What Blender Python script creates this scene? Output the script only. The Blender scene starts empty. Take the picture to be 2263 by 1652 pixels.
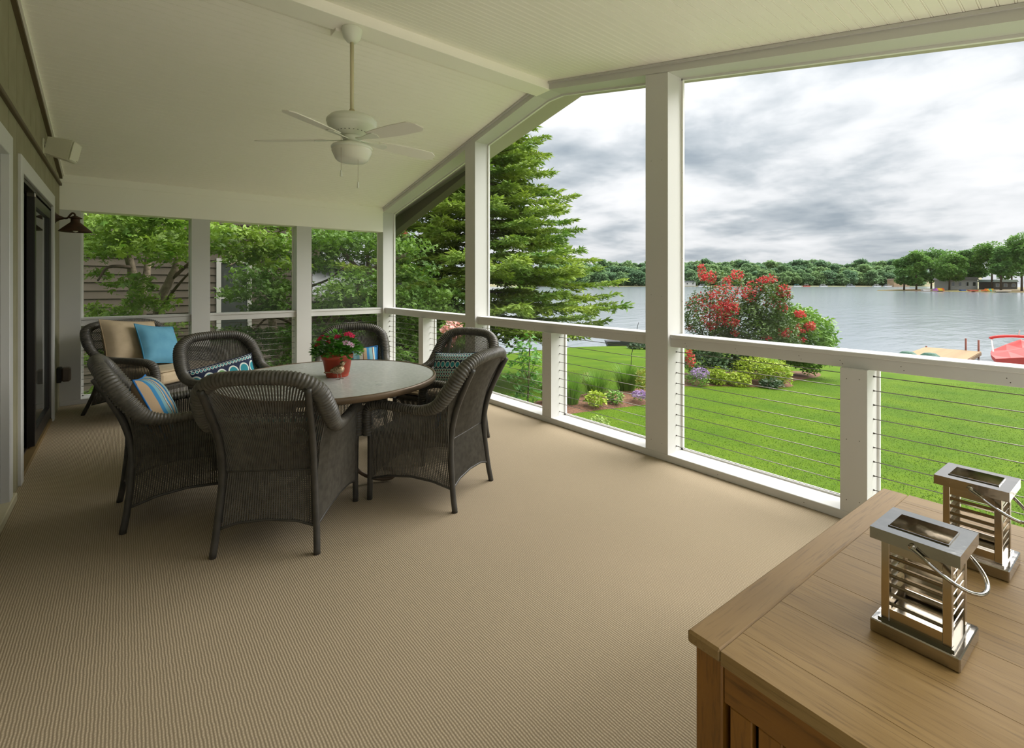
import bpy, bmesh, math, random
import numpy as np
from mathutils import Vector, Matrix, noise as mnoise

random.seed(7)
rng = np.random.default_rng(7)
PI = math.pi
scene = bpy.context.scene
COL = scene.collection

# ---------------------------------------------------------------- camera
cam_data = bpy.data.cameras.new('camera')
cam = bpy.data.objects.new('camera', cam_data)
COL.objects.link(cam)
cam_data.sensor_fit = 'HORIZONTAL'
cam_data.sensor_width = 36.0
cam_data.lens = 36.0 * 1061.2 / 2263.0
cam_data.shift_x = 0.0
cam_data.shift_y = -(826.0 - 624.36) / 2263.0
cam_data.clip_start = 0.02
cam_data.clip_end = 3000.0
cam.location = (0.0, 0.0, 1.30)
cam.rotation_euler = (PI / 2, 0.0, -0.6806)
scene.camera = cam

# ---------------------------------------------------------------- colour management
scene.view_settings.view_transform = 'Standard'
scene.view_settings.look = 'None'
scene.view_settings.gamma = 1.0
scene.view_settings.use_curve_mapping = False
scene.view_settings.exposure = 0.54
scene.cycles.use_denoising = True
scene.cycles.max_bounces = 8
scene.cycles.diffuse_bounces = 5
scene.cycles.glossy_bounces = 4
scene.cycles.transparent_max_bounces = 12
scene.cycles.caustics_reflective = True
scene.cycles.caustics_refractive = False
scene.cycles.sample_clamp_indirect = 8.0


def lin(c):
    out = []
    for v in c[:3]:
        v = v / 255.0
        out.append(v / 12.92 if v <= 0.04045 else ((v + 0.055) / 1.055) ** 2.4)
    return (out[0], out[1], out[2], 1.0)


# ---------------------------------------------------------------- sky: layered overcast
SKY_STRENGTH = 0.90
world = bpy.data.worlds.new('world')
scene.world = world
world.use_nodes = True
nt = world.node_tree
nt.nodes.clear()
N = nt.nodes.new
Lk = nt.links.new
w_out = N('ShaderNodeOutputWorld')
w_bg = N('ShaderNodeBackground')
w_bg.inputs['Strength'].default_value = SKY_STRENGTH
tc = N('ShaderNodeTexCoord')
sep = N('ShaderNodeSeparateXYZ')
Lk(tc.outputs['Generated'], sep.inputs[0])


def wm(op, a, b=None, clamp=False):
    n = N('ShaderNodeMath')
    n.operation = op
    n.use_clamp = clamp
    for i, v in enumerate((a, b)):
        if v is None:
            continue
        if isinstance(v, (int, float)):
            n.inputs[i].default_value = v
        else:
            Lk(v, n.inputs[i])
    return n.outputs[0]


zc_ = wm('MAXIMUM', sep.outputs['Z'], 0.0)
inv = wm('DIVIDE', 1.0, wm('ADD', zc_, 0.16))
comb = N('ShaderNodeCombineXYZ')
Lk(wm('MULTIPLY', sep.outputs['X'], inv), comb.inputs[0])
Lk(wm('MULTIPLY', sep.outputs['Y'], inv), comb.inputs[1])


def wnoise(scale, detail, rough, dist, offs):
    mp = N('ShaderNodeMapping')
    mp.inputs['Location'].default_value = offs
    Lk(comb.outputs[0], mp.inputs[0])
    n = N('ShaderNodeTexNoise')
    n.inputs['Scale'].default_value = scale
    n.inputs['Detail'].default_value = detail
    n.inputs['Roughness'].default_value = rough
    n.inputs['Distortion'].default_value = dist
    Lk(mp.outputs[0], n.inputs['Vector'])
    return n.outputs['Fac']


n_a = wnoise(1.25, 7.0, 0.50, 0.3, (4.3, 0.9, 0.0))
n_b = wnoise(3.6, 6.0, 0.55, 0.2, (-2.0, 5.0, 0.4))
mixn = wm('ADD', wm('MULTIPLY', n_a, 0.70), wm('MULTIPLY', n_b, 0.30))
ramp = N('ShaderNodeValToRGB')
cr = ramp.color_ramp
cr.elements[0].position = 0.34
cr.elements[0].color = lin((150, 162, 172))
cr.elements[1].position = 0.64
cr.elements[1].color = lin((240, 241, 243))
e = cr.elements.new(0.46)
e.color = lin((190, 197, 203))
e = cr.elements.new(0.54)
e.color = lin((222, 225, 228))
Lk(mixn, ramp.inputs[0])
# pale haze toward the horizon, overcast sky brighter toward the zenith
hz = N('ShaderNodeMix')
hz.data_type = 'RGBA'
hz.inputs[7].default_value = lin((206, 210, 213))
hz_f = wm('MULTIPLY', wm('POWER', wm('SUBTRACT', 1.0, zc_), 22.0), 0.75)
Lk(hz_f, hz.inputs[0])
Lk(ramp.outputs[0], hz.inputs[6])
gain = wm('ADD', 0.86, wm('MULTIPLY', zc_, 0.75))
vm = N('ShaderNodeVectorMath')
vm.operation = 'SCALE'
Lk(hz.outputs[2], vm.inputs[0])
Lk(gain, vm.inputs['Scale'])
Lk(vm.outputs[0], w_bg.inputs['Color'])
Lk(w_bg.outputs[0], w_out.inputs[0])

# ---------------------------------------------------------------- sun veiled by cloud (very wide, soft)
sun_d = bpy.data.lights.new('sun', 'SUN')
sun_d.energy = 7.0
sun_d.angle = math.radians(72)
sun_d.color = (1.0, 0.98, 0.94)
sun = bpy.data.objects.new('sun', sun_d)
COL.objects.link(sun)
sun.location = (20, -20, 30)
_dir = Vector((-0.58, 0.28, -0.77)).normalized()       # light travels this way
sun.rotation_euler = _dir.to_track_quat('-Z', 'Y').to_euler()


# ================================================================ helpers
class MB:
    """collects geometry for ONE mesh object"""
    def __init__(self):
        self.v = []
        self.f = []

    def add(self, vs, fs, M=None):
        o = len(self.v)
        if M is not None:
            vs = [tuple(M @ Vector(p)) for p in vs]
        self.v.extend([tuple(p) for p in vs])
        self.f.extend([tuple(i + o for i in f) for f in fs])
        return self

    def box(self, x0, x1, y0, y1, z0, z1, M=None, c=0.0):
        if c > 0:
            return self.cbox(x0, x1, y0, y1, z0, z1, c, M)
        vs = [(x0, y0, z0), (x1, y0, z0), (x1, y1, z0), (x0, y1, z0), (x0, y0, z1), (x1, y0, z1), (x1, y1, z1), (x0, y1, z1)]
        fs = [(0, 3, 2, 1), (4, 5, 6, 7), (0, 1, 5, 4), (1, 2, 6, 5), (2, 3, 7, 6), (3, 0, 4, 7)]
        return self.add(vs, fs, M)

    def cbox(self, x0, x1, y0, y1, z0, z1, c, M=None):
        """box with chamfered edges"""
        bm = bmesh.new()
        bmesh.ops.create_cube(bm, size=1.0)
        for v in bm.verts:
            v.co = Vector((x0 if v.co.x < 0 else x1, y0 if v.co.y < 0 else y1, z0 if v.co.z < 0 else z1))
        bmesh.ops.bevel(bm, geom=bm.edges[:], offset=c, segments=1, affect='EDGES', profile=0.5)
        bm.verts.index_update()
        vs = [tuple(v.co) for v in bm.verts]
        fs = [tuple(v.index for v in f.verts) for f in bm.faces]
        bm.free()
        return self.add(vs, fs, M)

    def tube(self, path, r, n=8, cap=True, closed=False, M=None, sx=1.0):
        P = [Vector(p) for p in path]
        k = len(P)
        R = r if hasattr(r, '__len__') else [r] * k
        vs, fs = [], []
        t0 = (P[1] - P[0]).normalized()
        up = Vector((0, 0, 1)) if abs(t0.z) < 0.9 else Vector((1, 0, 0))
        nrm = (up - t0 * up.dot(t0)).normalized()
        for i in range(k):
            if closed:
                t = (P[(i + 1) % k] - P[i - 1]).normalized()
            elif i == 0:
                t = t0
            elif i == k - 1:
                t = (P[i] - P[i - 1]).normalized()
            else:
                t = (P[i + 1] - P[i - 1]).normalized()
            nrm = nrm - t * nrm.dot(t)
            nrm = nrm.normalized() if nrm.length > 1e-9 else t.orthogonal().normalized()
            bn = t.cross(nrm)
            for j in range(n):
                a = 2 * PI * j / n
                vs.append(tuple(P[i] + (nrm * math.cos(a) * sx + bn * math.sin(a)) * R[i]))
        m = k if closed else k - 1
        for i in range(m):
            i2 = (i + 1) % k
            for j in range(n):
                j2 = (j + 1) % n
                fs.append((i * n + j, i * n + j2, i2 * n + j2, i2 * n + j))
        if cap and not closed:
            fs.append(tuple(range(n - 1, -1, -1)))
            fs.append(tuple((k - 1) * n + j for j in range(n)))
        return self.add(vs, fs, M)

    def lathe(self, prof, n=24, M=None, c=(0, 0, 0), cap=True):
        vs, fs = [], []
        for r, z in prof:
            for j in range(n):
                a = 2 * PI * j / n
                vs.append((c[0] + r * math.cos(a), c[1] + r * math.sin(a), c[2] + z))
        for i in range(len(prof) - 1):
            for j in range(n):
                j2 = (j + 1) % n
                fs.append((i * n + j, i * n + j2, (i + 1) * n + j2, (i + 1) * n + j))
        if cap:
            fs.append(tuple(range(n - 1, -1, -1)))
            fs.append(tuple((len(prof) - 1) * n + j for j in range(n)))
        return self.add(vs, fs, M)

    def prism(self, poly, axis, a, b, M=None):
        """poly: 2D outline in the other two axes (order x,y,z without axis), extruded from a to b"""
        n = len(poly)
        def pt(p, t):
            q = list(p)
            q.insert(axis, t)
            return tuple(q)
        vs = [pt(p, a) for p in poly] + [pt(p, b) for p in poly]
        fs = [tuple(range(n - 1, -1, -1)), tuple(range(n, 2 * n))]
        for i in range(n):
            j = (i + 1) % n
            fs.append((i, j, n + j, n + i))
        return self.add(vs, fs, M)

    def blob(self, c, s, sub=2, amp=0.12, fr=2.0, seed=0.0, M=None):
        bm = bmesh.new()
        bmesh.ops.create_icosphere(bm, subdivisions=sub, radius=1.0)
        for v in bm.verts:
            d = 1.0 + amp * 2.0 * mnoise.noise(v.co * fr + Vector((seed, seed * 1.7, -seed)))
            v.co = Vector((c[0] + v.co.x * d * s[0], c[1] + v.co.y * d * s[1], c[2] + v.co.z * d * s[2]))
        bm.verts.index_update()
        vs = [tuple(v.co) for v in bm.verts]
        fs = [tuple(v.index for v in f.verts) for f in bm.faces]
        bm.free()
        return self.add(vs, fs, M)

    def build(self, name, m, parent=None, smooth=False, loc=None, rz=None, kind=None, fixn=False):
        me = bpy.data.meshes.new(name)
        me.from_pydata(self.v, [], self.f)
        me.validate()
        if fixn:
            bm = bmesh.new()
            bm.from_mesh(me)
            bmesh.ops.recalc_face_normals(bm, faces=bm.faces[:])
            bm.to_mesh(me)
            bm.free()
        if smooth:
            me.polygons.foreach_set('use_smooth', [True] * len(me.polygons))
        me.materials.append(m)
        me.update()
        o = bpy.data.objects.new(name, me)
        COL.objects.link(o)
        if parent is not None:
            o.parent = parent
        if loc is not None:
            o.location = loc
        if rz is not None:
            o.rotation_euler = (0, 0, rz)
        if kind:
            o['kind'] = kind
        return o


def np_mesh(name, V, F, m, parent=None, kind=None, smooth=False):
    me = bpy.data.meshes.new(name)
    V = np.asarray(V, dtype=np.float32)
    F = np.asarray(F, dtype=np.int32)
    k = F.shape[1]
    me.vertices.add(len(V))
    me.vertices.foreach_set('co', V.ravel())
    me.loops.add(F.size)
    me.loops.foreach_set('vertex_index', F.ravel())
    me.polygons.add(len(F))
    me.polygons.foreach_set('loop_start', np.arange(0, F.size, k, dtype=np.int32))
    me.polygons.foreach_set('loop_total', np.full(len(F), k, dtype=np.int32))
    if smooth:
        me.polygons.foreach_set('use_smooth', np.ones(len(F), dtype=bool))
    me.materials.append(m)
    me.update(calc_edges=True)
    o = bpy.data.objects.new(name, me)
    COL.objects.link(o)
    if parent is not None:
        o.parent = parent
    if kind:
        o['kind'] = kind
    return o


def tag(o, label, cat, group=None, kind=None):
    o['label'] = label
    o['category'] = cat
    if group:
        o['group'] = group
    if kind:
        o['kind'] = kind
    return o


def thing(name, label, cat, loc=(0, 0, 0), rz=0.0, group=None, kind=None):
    o = bpy.data.objects.new(name, None)
    o.empty_display_size = 0.05
    COL.objects.link(o)
    o.location = loc
    o.rotation_euler = (0, 0, rz)
    return tag(o, label, cat, group, kind)


def struct(name, label, loc=(0, 0, 0)):
    o = bpy.data.objects.new(name, None)
    o.empty_display_size = 0.05
    COL.objects.link(o)
    o.location = loc
    o['kind'] = 'structure'
    o['label'] = label
    return o


def copy_tree(o, parent=None, label=None):
    c = o.copy()
    COL.objects.link(c)
    c.parent = parent
    for ch in list(o.children):
        copy_tree(ch, c)
    if label:
        c['label'] = label
    return c


def inst(src, name, parent=None, M=None):
    c = bpy.data.objects.new(name, src.data)
    COL.objects.link(c)
    if parent is not None:
        c.parent = parent
    if M is not None:
        c.matrix_local = M
    return c


def catmull(P, per=8):
    P = [Vector(p) for p in P]
    Q = [P[0] * 2 - P[1]] + P + [P[-1] * 2 - P[-2]]
    out = []
    for i in range(1, len(Q) - 2):
        p0, p1, p2, p3 = Q[i - 1], Q[i], Q[i + 1], Q[i + 2]
        for k in range(per):
            t = k / per
            out.append(0.5 * ((2 * p1) + (p2 - p0) * t + (2 * p0 - 5 * p1 + 4 * p2 - p3) * t * t + (3 * p1 - p0 - 3 * p2 + p3) * t ** 3))
    out.append(P[-1].copy())
    return out


def resample(path, step):
    P = [Vector(p) for p in path]
    d = [0.0]
    for a, b in zip(P, P[1:]):
        d.append(d[-1] + (b - a).length)
    n = max(2, int(round(d[-1] / step)))
    out, j = [], 0
    for i in range(n + 1):
        s = d[-1] * i / n
        while j < len(d) - 2 and d[j + 1] < s:
            j += 1
        t = (s - d[j]) / max(1e-9, d[j + 1] - d[j])
        out.append(P[j].lerp(P[j + 1], min(1, t)))
    return out


def seg(a, b):
    """matrix that maps +Z unit to a->b direction, placed at a"""
    a, b = Vector(a), Vector(b)
    q = (b - a).to_track_quat('Z', 'Y')
    return Matrix.Translation(a) @ q.to_matrix().to_4x4()


# ================================================================ materials
MATS = {}


def mat(name, col, rough=0.55, metal=0.0, var=None, bump=None, spec=None, coord='Object', stretch=None, trans=0.0):
    """var: (colour2, scale, detail)   bump: (scale, strength, distance)   stretch: mapping scale vector"""
    m = bpy.data.materials.new(name)
    m.use_nodes = True
    t = m.node_tree
    b = t.nodes['Principled BSDF']
    b.inputs['Base Color'].default_value = lin(col)
    b.inputs['Roughness'].default_value = rough
    b.inputs['Metallic'].default_value = metal
    if spec is not None:
        b.inputs['Specular IOR Level'].default_value = spec
    vec = None
    if var or bump:
        c = t.nodes.new('ShaderNodeTexCoord')
        mp = t.nodes.new('ShaderNodeMapping')
        if stretch:
            mp.inputs['Scale'].default_value = stretch
        t.links.new(c.outputs[coord], mp.inputs[0])
        vec = mp.outputs[0]
    if var:
        n = t.nodes.new('ShaderNodeTexNoise')
        n.inputs['Scale'].default_value = var[1]
        n.inputs['Detail'].default_value = var[2]
        t.links.new(vec, n.inputs['Vector'])
        r = t.nodes.new('ShaderNodeValToRGB')
        r.color_ramp.elements[0].position = 0.32
        r.color_ramp.elements[1].position = 0.68
        r.color_ramp.elements[0].color = lin(col)
        r.color_ramp.elements[1].color = lin(var[0])
        t.links.new(n.outputs['Fac'], r.inputs[0])
        t.links.new(r.outputs[0], b.inputs['Base Color'])
    if bump:
        n2 = t.nodes.new('ShaderNodeTexNoise')
        n2.inputs['Scale'].default_value = bump[0]
        n2.inputs['Detail'].default_value = 4.0
        t.links.new(vec, n2.inputs['Vector'])
        bp = t.nodes.new('ShaderNodeBump')
        bp.inputs['Strength'].default_value = bump[1]
        bp.inputs['Distance'].default_value = bump[2]
        t.links.new(n2.outputs['Fac'], bp.inputs['Height'])
        t.links.new(bp.outputs[0], b.inputs['Normal'])
    if trans > 0:
        out = t.nodes['Material Output']
        tr = t.nodes.new('ShaderNodeBsdfTranslucent')
        mx = t.nodes.new('ShaderNodeMixShader')
        mx.inputs[0].default_value = trans
        if var:
            t.links.new(r.outputs[0], tr.inputs[0])
        else:
            tr.inputs[0].default_value = lin(col)
        t.links.new(b.outputs[0], mx.inputs[1])
        t.links.new(tr.outputs[0], mx.inputs[2])
        t.links.new(mx.outputs[0], out.inputs[0])
    MATS[name] = m
    return m


class SN:
    """tiny shader-node expression helper"""
    def __init__(self, m):
        self.t = m.node_tree
        self.b = self.t.nodes['Principled BSDF']

    def n(self, typ):
        return self.t.nodes.new(typ)

    def l(self, a, b):
        self.t.links.new(a, b)

    def m(self, op, a, b=None, c=None, clamp=False):
        n = self.n('ShaderNodeMath')
        n.operation = op
        n.use_clamp = clamp
        for i, v in enumerate((a, b, c)):
            if v is None:
                continue
            if isinstance(v, (int, float)):
                n.inputs[i].default_value = v
            else:
                self.l(v, n.inputs[i])
        return n.outputs[0]

    def mix(self, f, a, b):
        n = self.n('ShaderNodeMix')
        n.data_type = 'RGBA'
        for i, v in ((0, f), (6, a), (7, b)):
            if isinstance(v, (int, float)):
                n.inputs[i].default_value = v
            elif isinstance(v, tuple):
                n.inputs[i].default_value = lin(v)
            else:
                self.l(v, n.inputs[i])
        return n.outputs[2]

    def coord(self, which='Object', scale=None):
        c = self.n('ShaderNodeTexCoord')
        o = c.outputs[which]
        if scale:
            mp = self.n('ShaderNodeMapping')
            mp.inputs['Scale'].default_value = scale
            self.l(o, mp.inputs[0])
            o = mp.outputs[0]
        return o

    def noise(self, vec, scale, detail=3.0, rough=0.5):
        n = self.n('ShaderNodeTexNoise')
        n.inputs['Scale'].default_value = scale
        n.inputs['Detail'].default_value = detail
        n.inputs['Roughness'].default_value = rough
        self.l(vec, n.inputs['Vector'])
        return n.outputs['Fac']

    def xyz(self, vec):
        s = self.n('ShaderNodeSeparateXYZ')
        self.l(vec, s.inputs[0])
        return s.outputs


PAINT = mat('white_trim_paint', (204, 203, 199), 0.45, bump=(60, 0.05, 0.002))
PAINT_C = mat('cream_ceiling_paint', (252, 248, 238), 0.5)
FRAME_W = mat('white_screen_bead', (232, 231, 226), 0.4)
SIDING = mat('olive_siding_paint', (150, 144, 116), 0.7, var=((140, 134, 106), 6, 3), bump=(90, 0.1, 0.003))
SIDING_D = mat('dark_batten_shadow_gap', (58, 52, 38), 0.8)
LEDGE = mat('brown_ledge_paint', (92, 78, 54), 0.6)
DARKFRAME = mat('dark_bronze_door_frame', (34, 29, 26), 0.4)
STEEL = mat('stainless_cable', (128, 124, 118), 0.35, 0.9)
SCREW = mat('dark_screw_head', (70, 64, 56), 0.5, 0.5)
WICKER = mat('espresso_wicker', (74, 71, 65), 0.40, var=((94, 90, 82), 30, 3))
WICKER_D = mat('dark_frame_tube', (56, 54, 50), 0.40, var=((68, 65, 60), 20, 2))
TAN = mat('tan_cushion_fabric', (204, 184, 154), 0.9, var=((190, 170, 140), 14, 3), bump=(420, 0.25, 0.001))
TAN_P = mat('tan_piping', (176, 154, 122), 0.9)
BLUE = mat('sky_blue_fabric', (104, 166, 194), 0.85, var=((92, 154, 184), 10, 2), bump=(500, 0.2, 0.001))
BLUE_P = mat('blue_piping', (64, 140, 178), 0.85)
TERRA = mat('terracotta_plastic', (190, 78, 52), 0.45, var=((178, 68, 44), 8, 2))
SOIL = mat('potting_soil', (48, 34, 22), 0.95, bump=(80, 0.6, 0.01))
CHROME = mat('polished_steel', (172, 168, 162), 0.10, 1.0, bump=(14, 0.10, 0.01))
CHROME_D = mat('brushed_steel', (186, 176, 160), 0.2, 1.0)
FANW = mat('white_fan_enamel', (226, 228, 214), 0.3)
FANB = mat('cream_fan_blade', (240, 236, 224), 0.5)
FANROD = mat('cream_fan_rod', (206, 196, 160), 0.4)
RUST = mat('rust_brown_metal', (78, 50, 34), 0.5, 0.3, var=((58, 38, 26), 18, 3))
SPK = mat('white_plastic', (214, 210, 190), 0.5)
BLACKP = mat('black_plastic', (26, 24, 24), 0.5)


def glass_mat(name, col=(30, 34, 34), rough=0.04, fac=0.35):
    m = mat(name, col, rough)
    return m


PANE = mat('dim_window_glass', (52, 56, 52), 0.03, spec=1.0)
BULB = mat('frosted_glass_bowl', (232, 230, 216), 0.25)


def carpet_mat():
    m = mat('ribbed_berber_carpet', (160, 140, 106), 0.95)
    s = SN(m)
    v = s.coord('Object')
    x, y, z = s.xyz(v)[0:3]
    wob = s.noise(v, 22.0, 2.0)
    ph = s.m('ADD', s.m('MULTIPLY', x, 2 * PI / 0.0090), s.m('MULTIPLY', wob, 4.5))
    rib = s.m('ADD', s.m('MULTIPLY', s.m('SINE', ph), 0.5), 0.5)
    lp = s.m('ADD', s.m('MULTIPLY', y, 2 * PI / 0.0105), s.m('MULTIPLY', s.noise(v, 60.0, 2.0), 9.0))
    loop = s.m('ADD', s.m('MULTIPLY', s.m('SINE', lp), 0.5), 0.5)
    h = s.m('MULTIPLY', rib, s.m('ADD', 0.55, s.m('MULTIPLY', loop, 0.45)))
    big = s.noise(v, 1.3, 3.0)
    fine = s.noise(v, 180.0, 3.0)
    c1 = s.mix(s.m('POWER', h, 0.8), (122, 107, 84), (188, 172, 145))
    c2 = s.mix(s.m('MULTIPLY', big, 0.35), c1, (181, 163, 136))
    c3 = s.mix(s.m('MULTIPLY', fine, 0.45), c2, (152, 136, 111))
    s.l(c3, s.b.inputs['Base Color'])
    bp = s.n('ShaderNodeBump')
    bp.inputs['Strength'].default_value = 0.4
    bp.inputs['Distance'].default_value = 0.003
    s.l(h, bp.inputs['Height'])
    s.l(bp.outputs[0], s.b.inputs['Normal'])
    return m


CARPET = carpet_mat()


def wood_mat(name, c1, c2, c3, rough, axis_scale, seedloc=(0, 0, 0)):
    m = mat(name, c1, rough)
    s = SN(m)
    c = s.n('ShaderNodeTexCoord')
    oi = s.n('ShaderNodeObjectInfo')
    ad = s.n('ShaderNodeVectorMath')
    ad.operation = 'ADD'
    sc = s.n('ShaderNodeVectorMath')
    sc.operation = 'SCALE'
    cb = s.n('ShaderNodeCombineXYZ')
    for i in range(3):
        s.l(oi.outputs['Random'], cb.inputs[i])
    s.l(cb.outputs[0], sc.inputs[0])
    sc.inputs['Scale'].default_value = 9.0
    s.l(c.outputs['Object'], ad.inputs[0])
    s.l(sc.outputs[0], ad.inputs[1])
    mp = s.n('ShaderNodeMapping')
    mp.inputs['Scale'].default_value = axis_scale
    s.l(ad.outputs[0], mp.inputs[0])
    v = mp.outputs[0]
    n1 = s.noise(v, 1.0, 6.0, 0.6)
    n2 = s.noise(v, 4.5, 5.0, 0.65)
    n3 = s.noise(ad.outputs[0], 7.0, 2.0)
    a = s.mix(s.m('MULTIPLY', s.m('SUBTRACT', n1, 0.3), 2.2, clamp=True), c1, c2)
    b = s.mix(s.m('MULTIPLY', s.m('SUBTRACT', n2, 0.52), 3.5, clamp=True), a, c3)
    tone = s.mix(oi.outputs['Random'], (240, 236, 230), (255, 252, 248))
    mul = s.n('ShaderNodeMix')
    mul.data_type = 'RGBA'
    mul.blend_type = 'MULTIPLY'
    mul.inputs[0].default_value = 1.0
    s.l(b, mul.inputs[6])
    s.l(tone, mul.inputs[7])
    s.l(mul.outputs[2], s.b.inputs['Base Color'])
    bp = s.n('ShaderNodeBump')
    bp.inputs['Strength'].default_value = 0.12
    bp.inputs['Distance'].default_value = 0.002
    s.l(n2, bp.inputs['Height'])
    s.l(bp.outputs[0], s.b.inputs['Normal'])
    return m


TEAK_T = wood_mat('weathered_teak_top', (138, 110, 64), (158, 130, 82), (96, 72, 40), 0.60, (34.0, 1.8, 34.0))
TEAK_X = wood_mat('weathered_teak_end_board', (138, 110, 66), (156, 128, 82), (106, 82, 48), 0.60, (1.8, 30.0, 30.0))
TEAK_S = wood_mat('stained_teak_slats', (132, 88, 28), (156, 106, 36), (88, 56, 16), 0.45, (26.0, 26.0, 2.4))
TEAK_H = wood_mat('stained_teak_rail', (126, 84, 30), (150, 102, 38), (84, 54, 16), 0.45, (26.0, 2.4, 26.0))


def screen_mat():
    m = bpy.data.materials.new('insect_screen_mesh')
    m.use_nodes = True
    t = m.node_tree
    t.nodes.clear()
    o = t.nodes.new('ShaderNodeOutputMaterial')
    tr = t.nodes.new('ShaderNodeBsdfTransparent')
    df = t.nodes.new('ShaderNodeBsdfDiffuse')
    df.inputs[0].default_value = (0.34, 0.34, 0.34, 1)
    mx = t.nodes.new('ShaderNodeMixShader')
    mx.inputs[0].default_value = 0.075
    t.links.new(tr.outputs[0], mx.inputs[1])
    t.links.new(df.outputs[0], mx.inputs[2])
    t.links.new(mx.outputs[0], o.inputs[0])
    return m


SCREEN = screen_mat()

# ================================================================ the porch shell
XL, XB, XH = 3.0705, 3.262, -0.5217           # lake wall inner face, its outer face, house wall face
YE, YEB = 6.907, 7.10                         # far end wall inner and outer face
YN, YNB = -0.26, -0.452                       # near end wall (behind the camera)
YR0, YR1, ZR = 3.247, 3.442, 3.165            # ridge board edges and height
SN_, SF_ = 0.2115, 0.2100                     # roof pitch, near and far slope
ZS, ZRB, ZRT = 0.052, 0.832, 0.921            # sill top, rail bottom, rail top


def zceil(y):
    if y < YR0:
        return ZR - SN_ * (YR0 - y)
    if y > YR1:
        return ZR - SF_ * (y - YR1)
    return ZR


# floor
o = MB().box(XH - 0.02, XB, YNB, YEB, -0.16, 0.0).build('floor', CARPET)
tag(o, 'beige ribbed carpet covering the whole porch floor', 'floor', kind='structure')

# ---- ceiling: beaded boards on two slopes, ridge board, deck above
ceil = struct('ceiling', 'cream beadboard vaulted ceiling over the porch')
PITCH = 0.058
prof = [(0.0, 0.0), (0.0460, 0.0), (0.0463, 0.005), (0.0483, 0.005), (0.0486, 0.0004), (0.0520, 0.0), (0.0554, 0.0004), (0.0557, 0.005), (0.0577, 0.005), (0.0578, 0.012), (0.0, 0.012)]


def board_mesh(name):
    mb = MB()
    n = len(prof)
    for xx in (XH, XL):
        mb.v += [(xx, u, h) for u, h in prof]
    mb.f.append(tuple(range(n)))
    mb.f.append(tuple(range(2 * n - 1, n - 1, -1)))
    for i in range(n):
        j = (i + 1) % n
        mb.f.append((i, i + n, j + n, j))
    return mb


cb_src = board_mesh('ceiling_board').build('ceiling_board', PAINT_C, ceil, fixn=True)
first = True
for side in (1, -1):
    y0 = YR1 if side == 1 else YR0
    sl = SF_ if side == 1 else SN_
    ylen = (YE + 0.02 - YR1) if side == 1 else (YR0 - YN + 0.02)
    cosr = 1.0 / math.sqrt(1 + sl * sl)
    nb = int(ylen / (PITCH * cosr)) + 1
    for i in range(nb):
        yy = y0 + side * i * PITCH * cosr
        M = Matrix.Translation((0, yy, zceil(yy) if i else ZR))
        ang = -math.atan(sl) * side
        M = M @ Matrix.Rotation(ang, 4, 'X')
        if side == -1:
            M = M @ Matrix.Diagonal((1, -1, 1, 1))
        if first:
            cb_src.matrix_local = M
            first = False
        else:
            inst(cb_src, 'ceiling_board', ceil, M)
# roof deck above the boards with overhang
mb = MB()
T = 0.10
for (ya, yb) in ((YR0 + 0.10, 7.55), (YR0 + 0.10, -0.9)):
    za, zb = ZR + 0.03, (zceil(yb) + 0.016)
    mb.prism([(ya, za), (yb, zb), (yb, zb + T), (ya, za + T)], 0, XH - 3.0, 3.62)
mb.build('roof_deck', mat('roof_deck_underside', (176, 172, 152), 0.7), ceil, fixn=True)
# ridge board
MB().box(XH, XL + 0.02, YR0, YR1, ZR - 0.074, ZR + 0.03, c=0.003).build('ridge_board', PAINT_C, ceil)
MB().box(1.16, 1.30, 3.40, YR1 + 0.07, ZR - 0.09, ZR - 0.0, c=0.003).build('fan_mounting_block', PAINT_C, ceil)


# rake trim beams along the lake wall + trim along the house wall, both slopes
def sloped(parent, name, m, x0, x1, ya, yb, d0, d1):
    za, zb = zceil(ya), zceil(yb)
    return MB().prism([(ya, za - d0), (yb, zb - d0), (yb, zb - d1), (ya, za - d1)], 0, x0, x1).build(name, m, parent, fixn=True)


wr = struct('wall_right', 'lake side wall of white posts, rails, cables and screens under the gable')
for ya, yb in ((YR1, YEB), (YR0, YNB)):
    sloped(wr, 'rake_beam', PAINT, XL, XB, ya, yb, -0.02, 0.0725)
    sloped(wr, 'rake_trim_strip', PAINT, XL - 0.016, XL + 0.002, ya, yb, 0.002, 0.020)
    sloped(wr, 'screen_bead', FRAME_W, XB - 0.016, XB + 0.006, ya, yb, 0.0725, 0.088)
MB().prism([(YR0, ZR - 0.0725), (YR1, ZR - 0.0725), (YR1, ZR + 0.05), (YR0, ZR + 0.05)], 0, XL, XB).build('rake_apex_block', PAINT, wr, fixn=True)
MB().box(XB - 0.016, XB + 0.006, YR0, YR1, ZR - 0.088, ZR - 0.0725).build('screen_bead', FRAME_W, wr)


def lake_post(y0, y1):
    zt0, zt1 = zceil(y0) - 0.07, zceil(y1) - 0.07
    MB().prism([(y0, ZS), (y1, ZS), (y1, zt1), (y0, zt0)], 0, XL, XB).build('post', PAINT, wr, fixn=True)
    for yy, sg in ((y0, -1), (y1, 1)):
        MB().box(XB - 0.016, XB + 0.004, min(yy, yy + sg * 0.014), max(yy, yy + sg * 0.014), ZS, zceil(yy) - 0.08).build('screen_bead', FRAME_W, wr)


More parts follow.
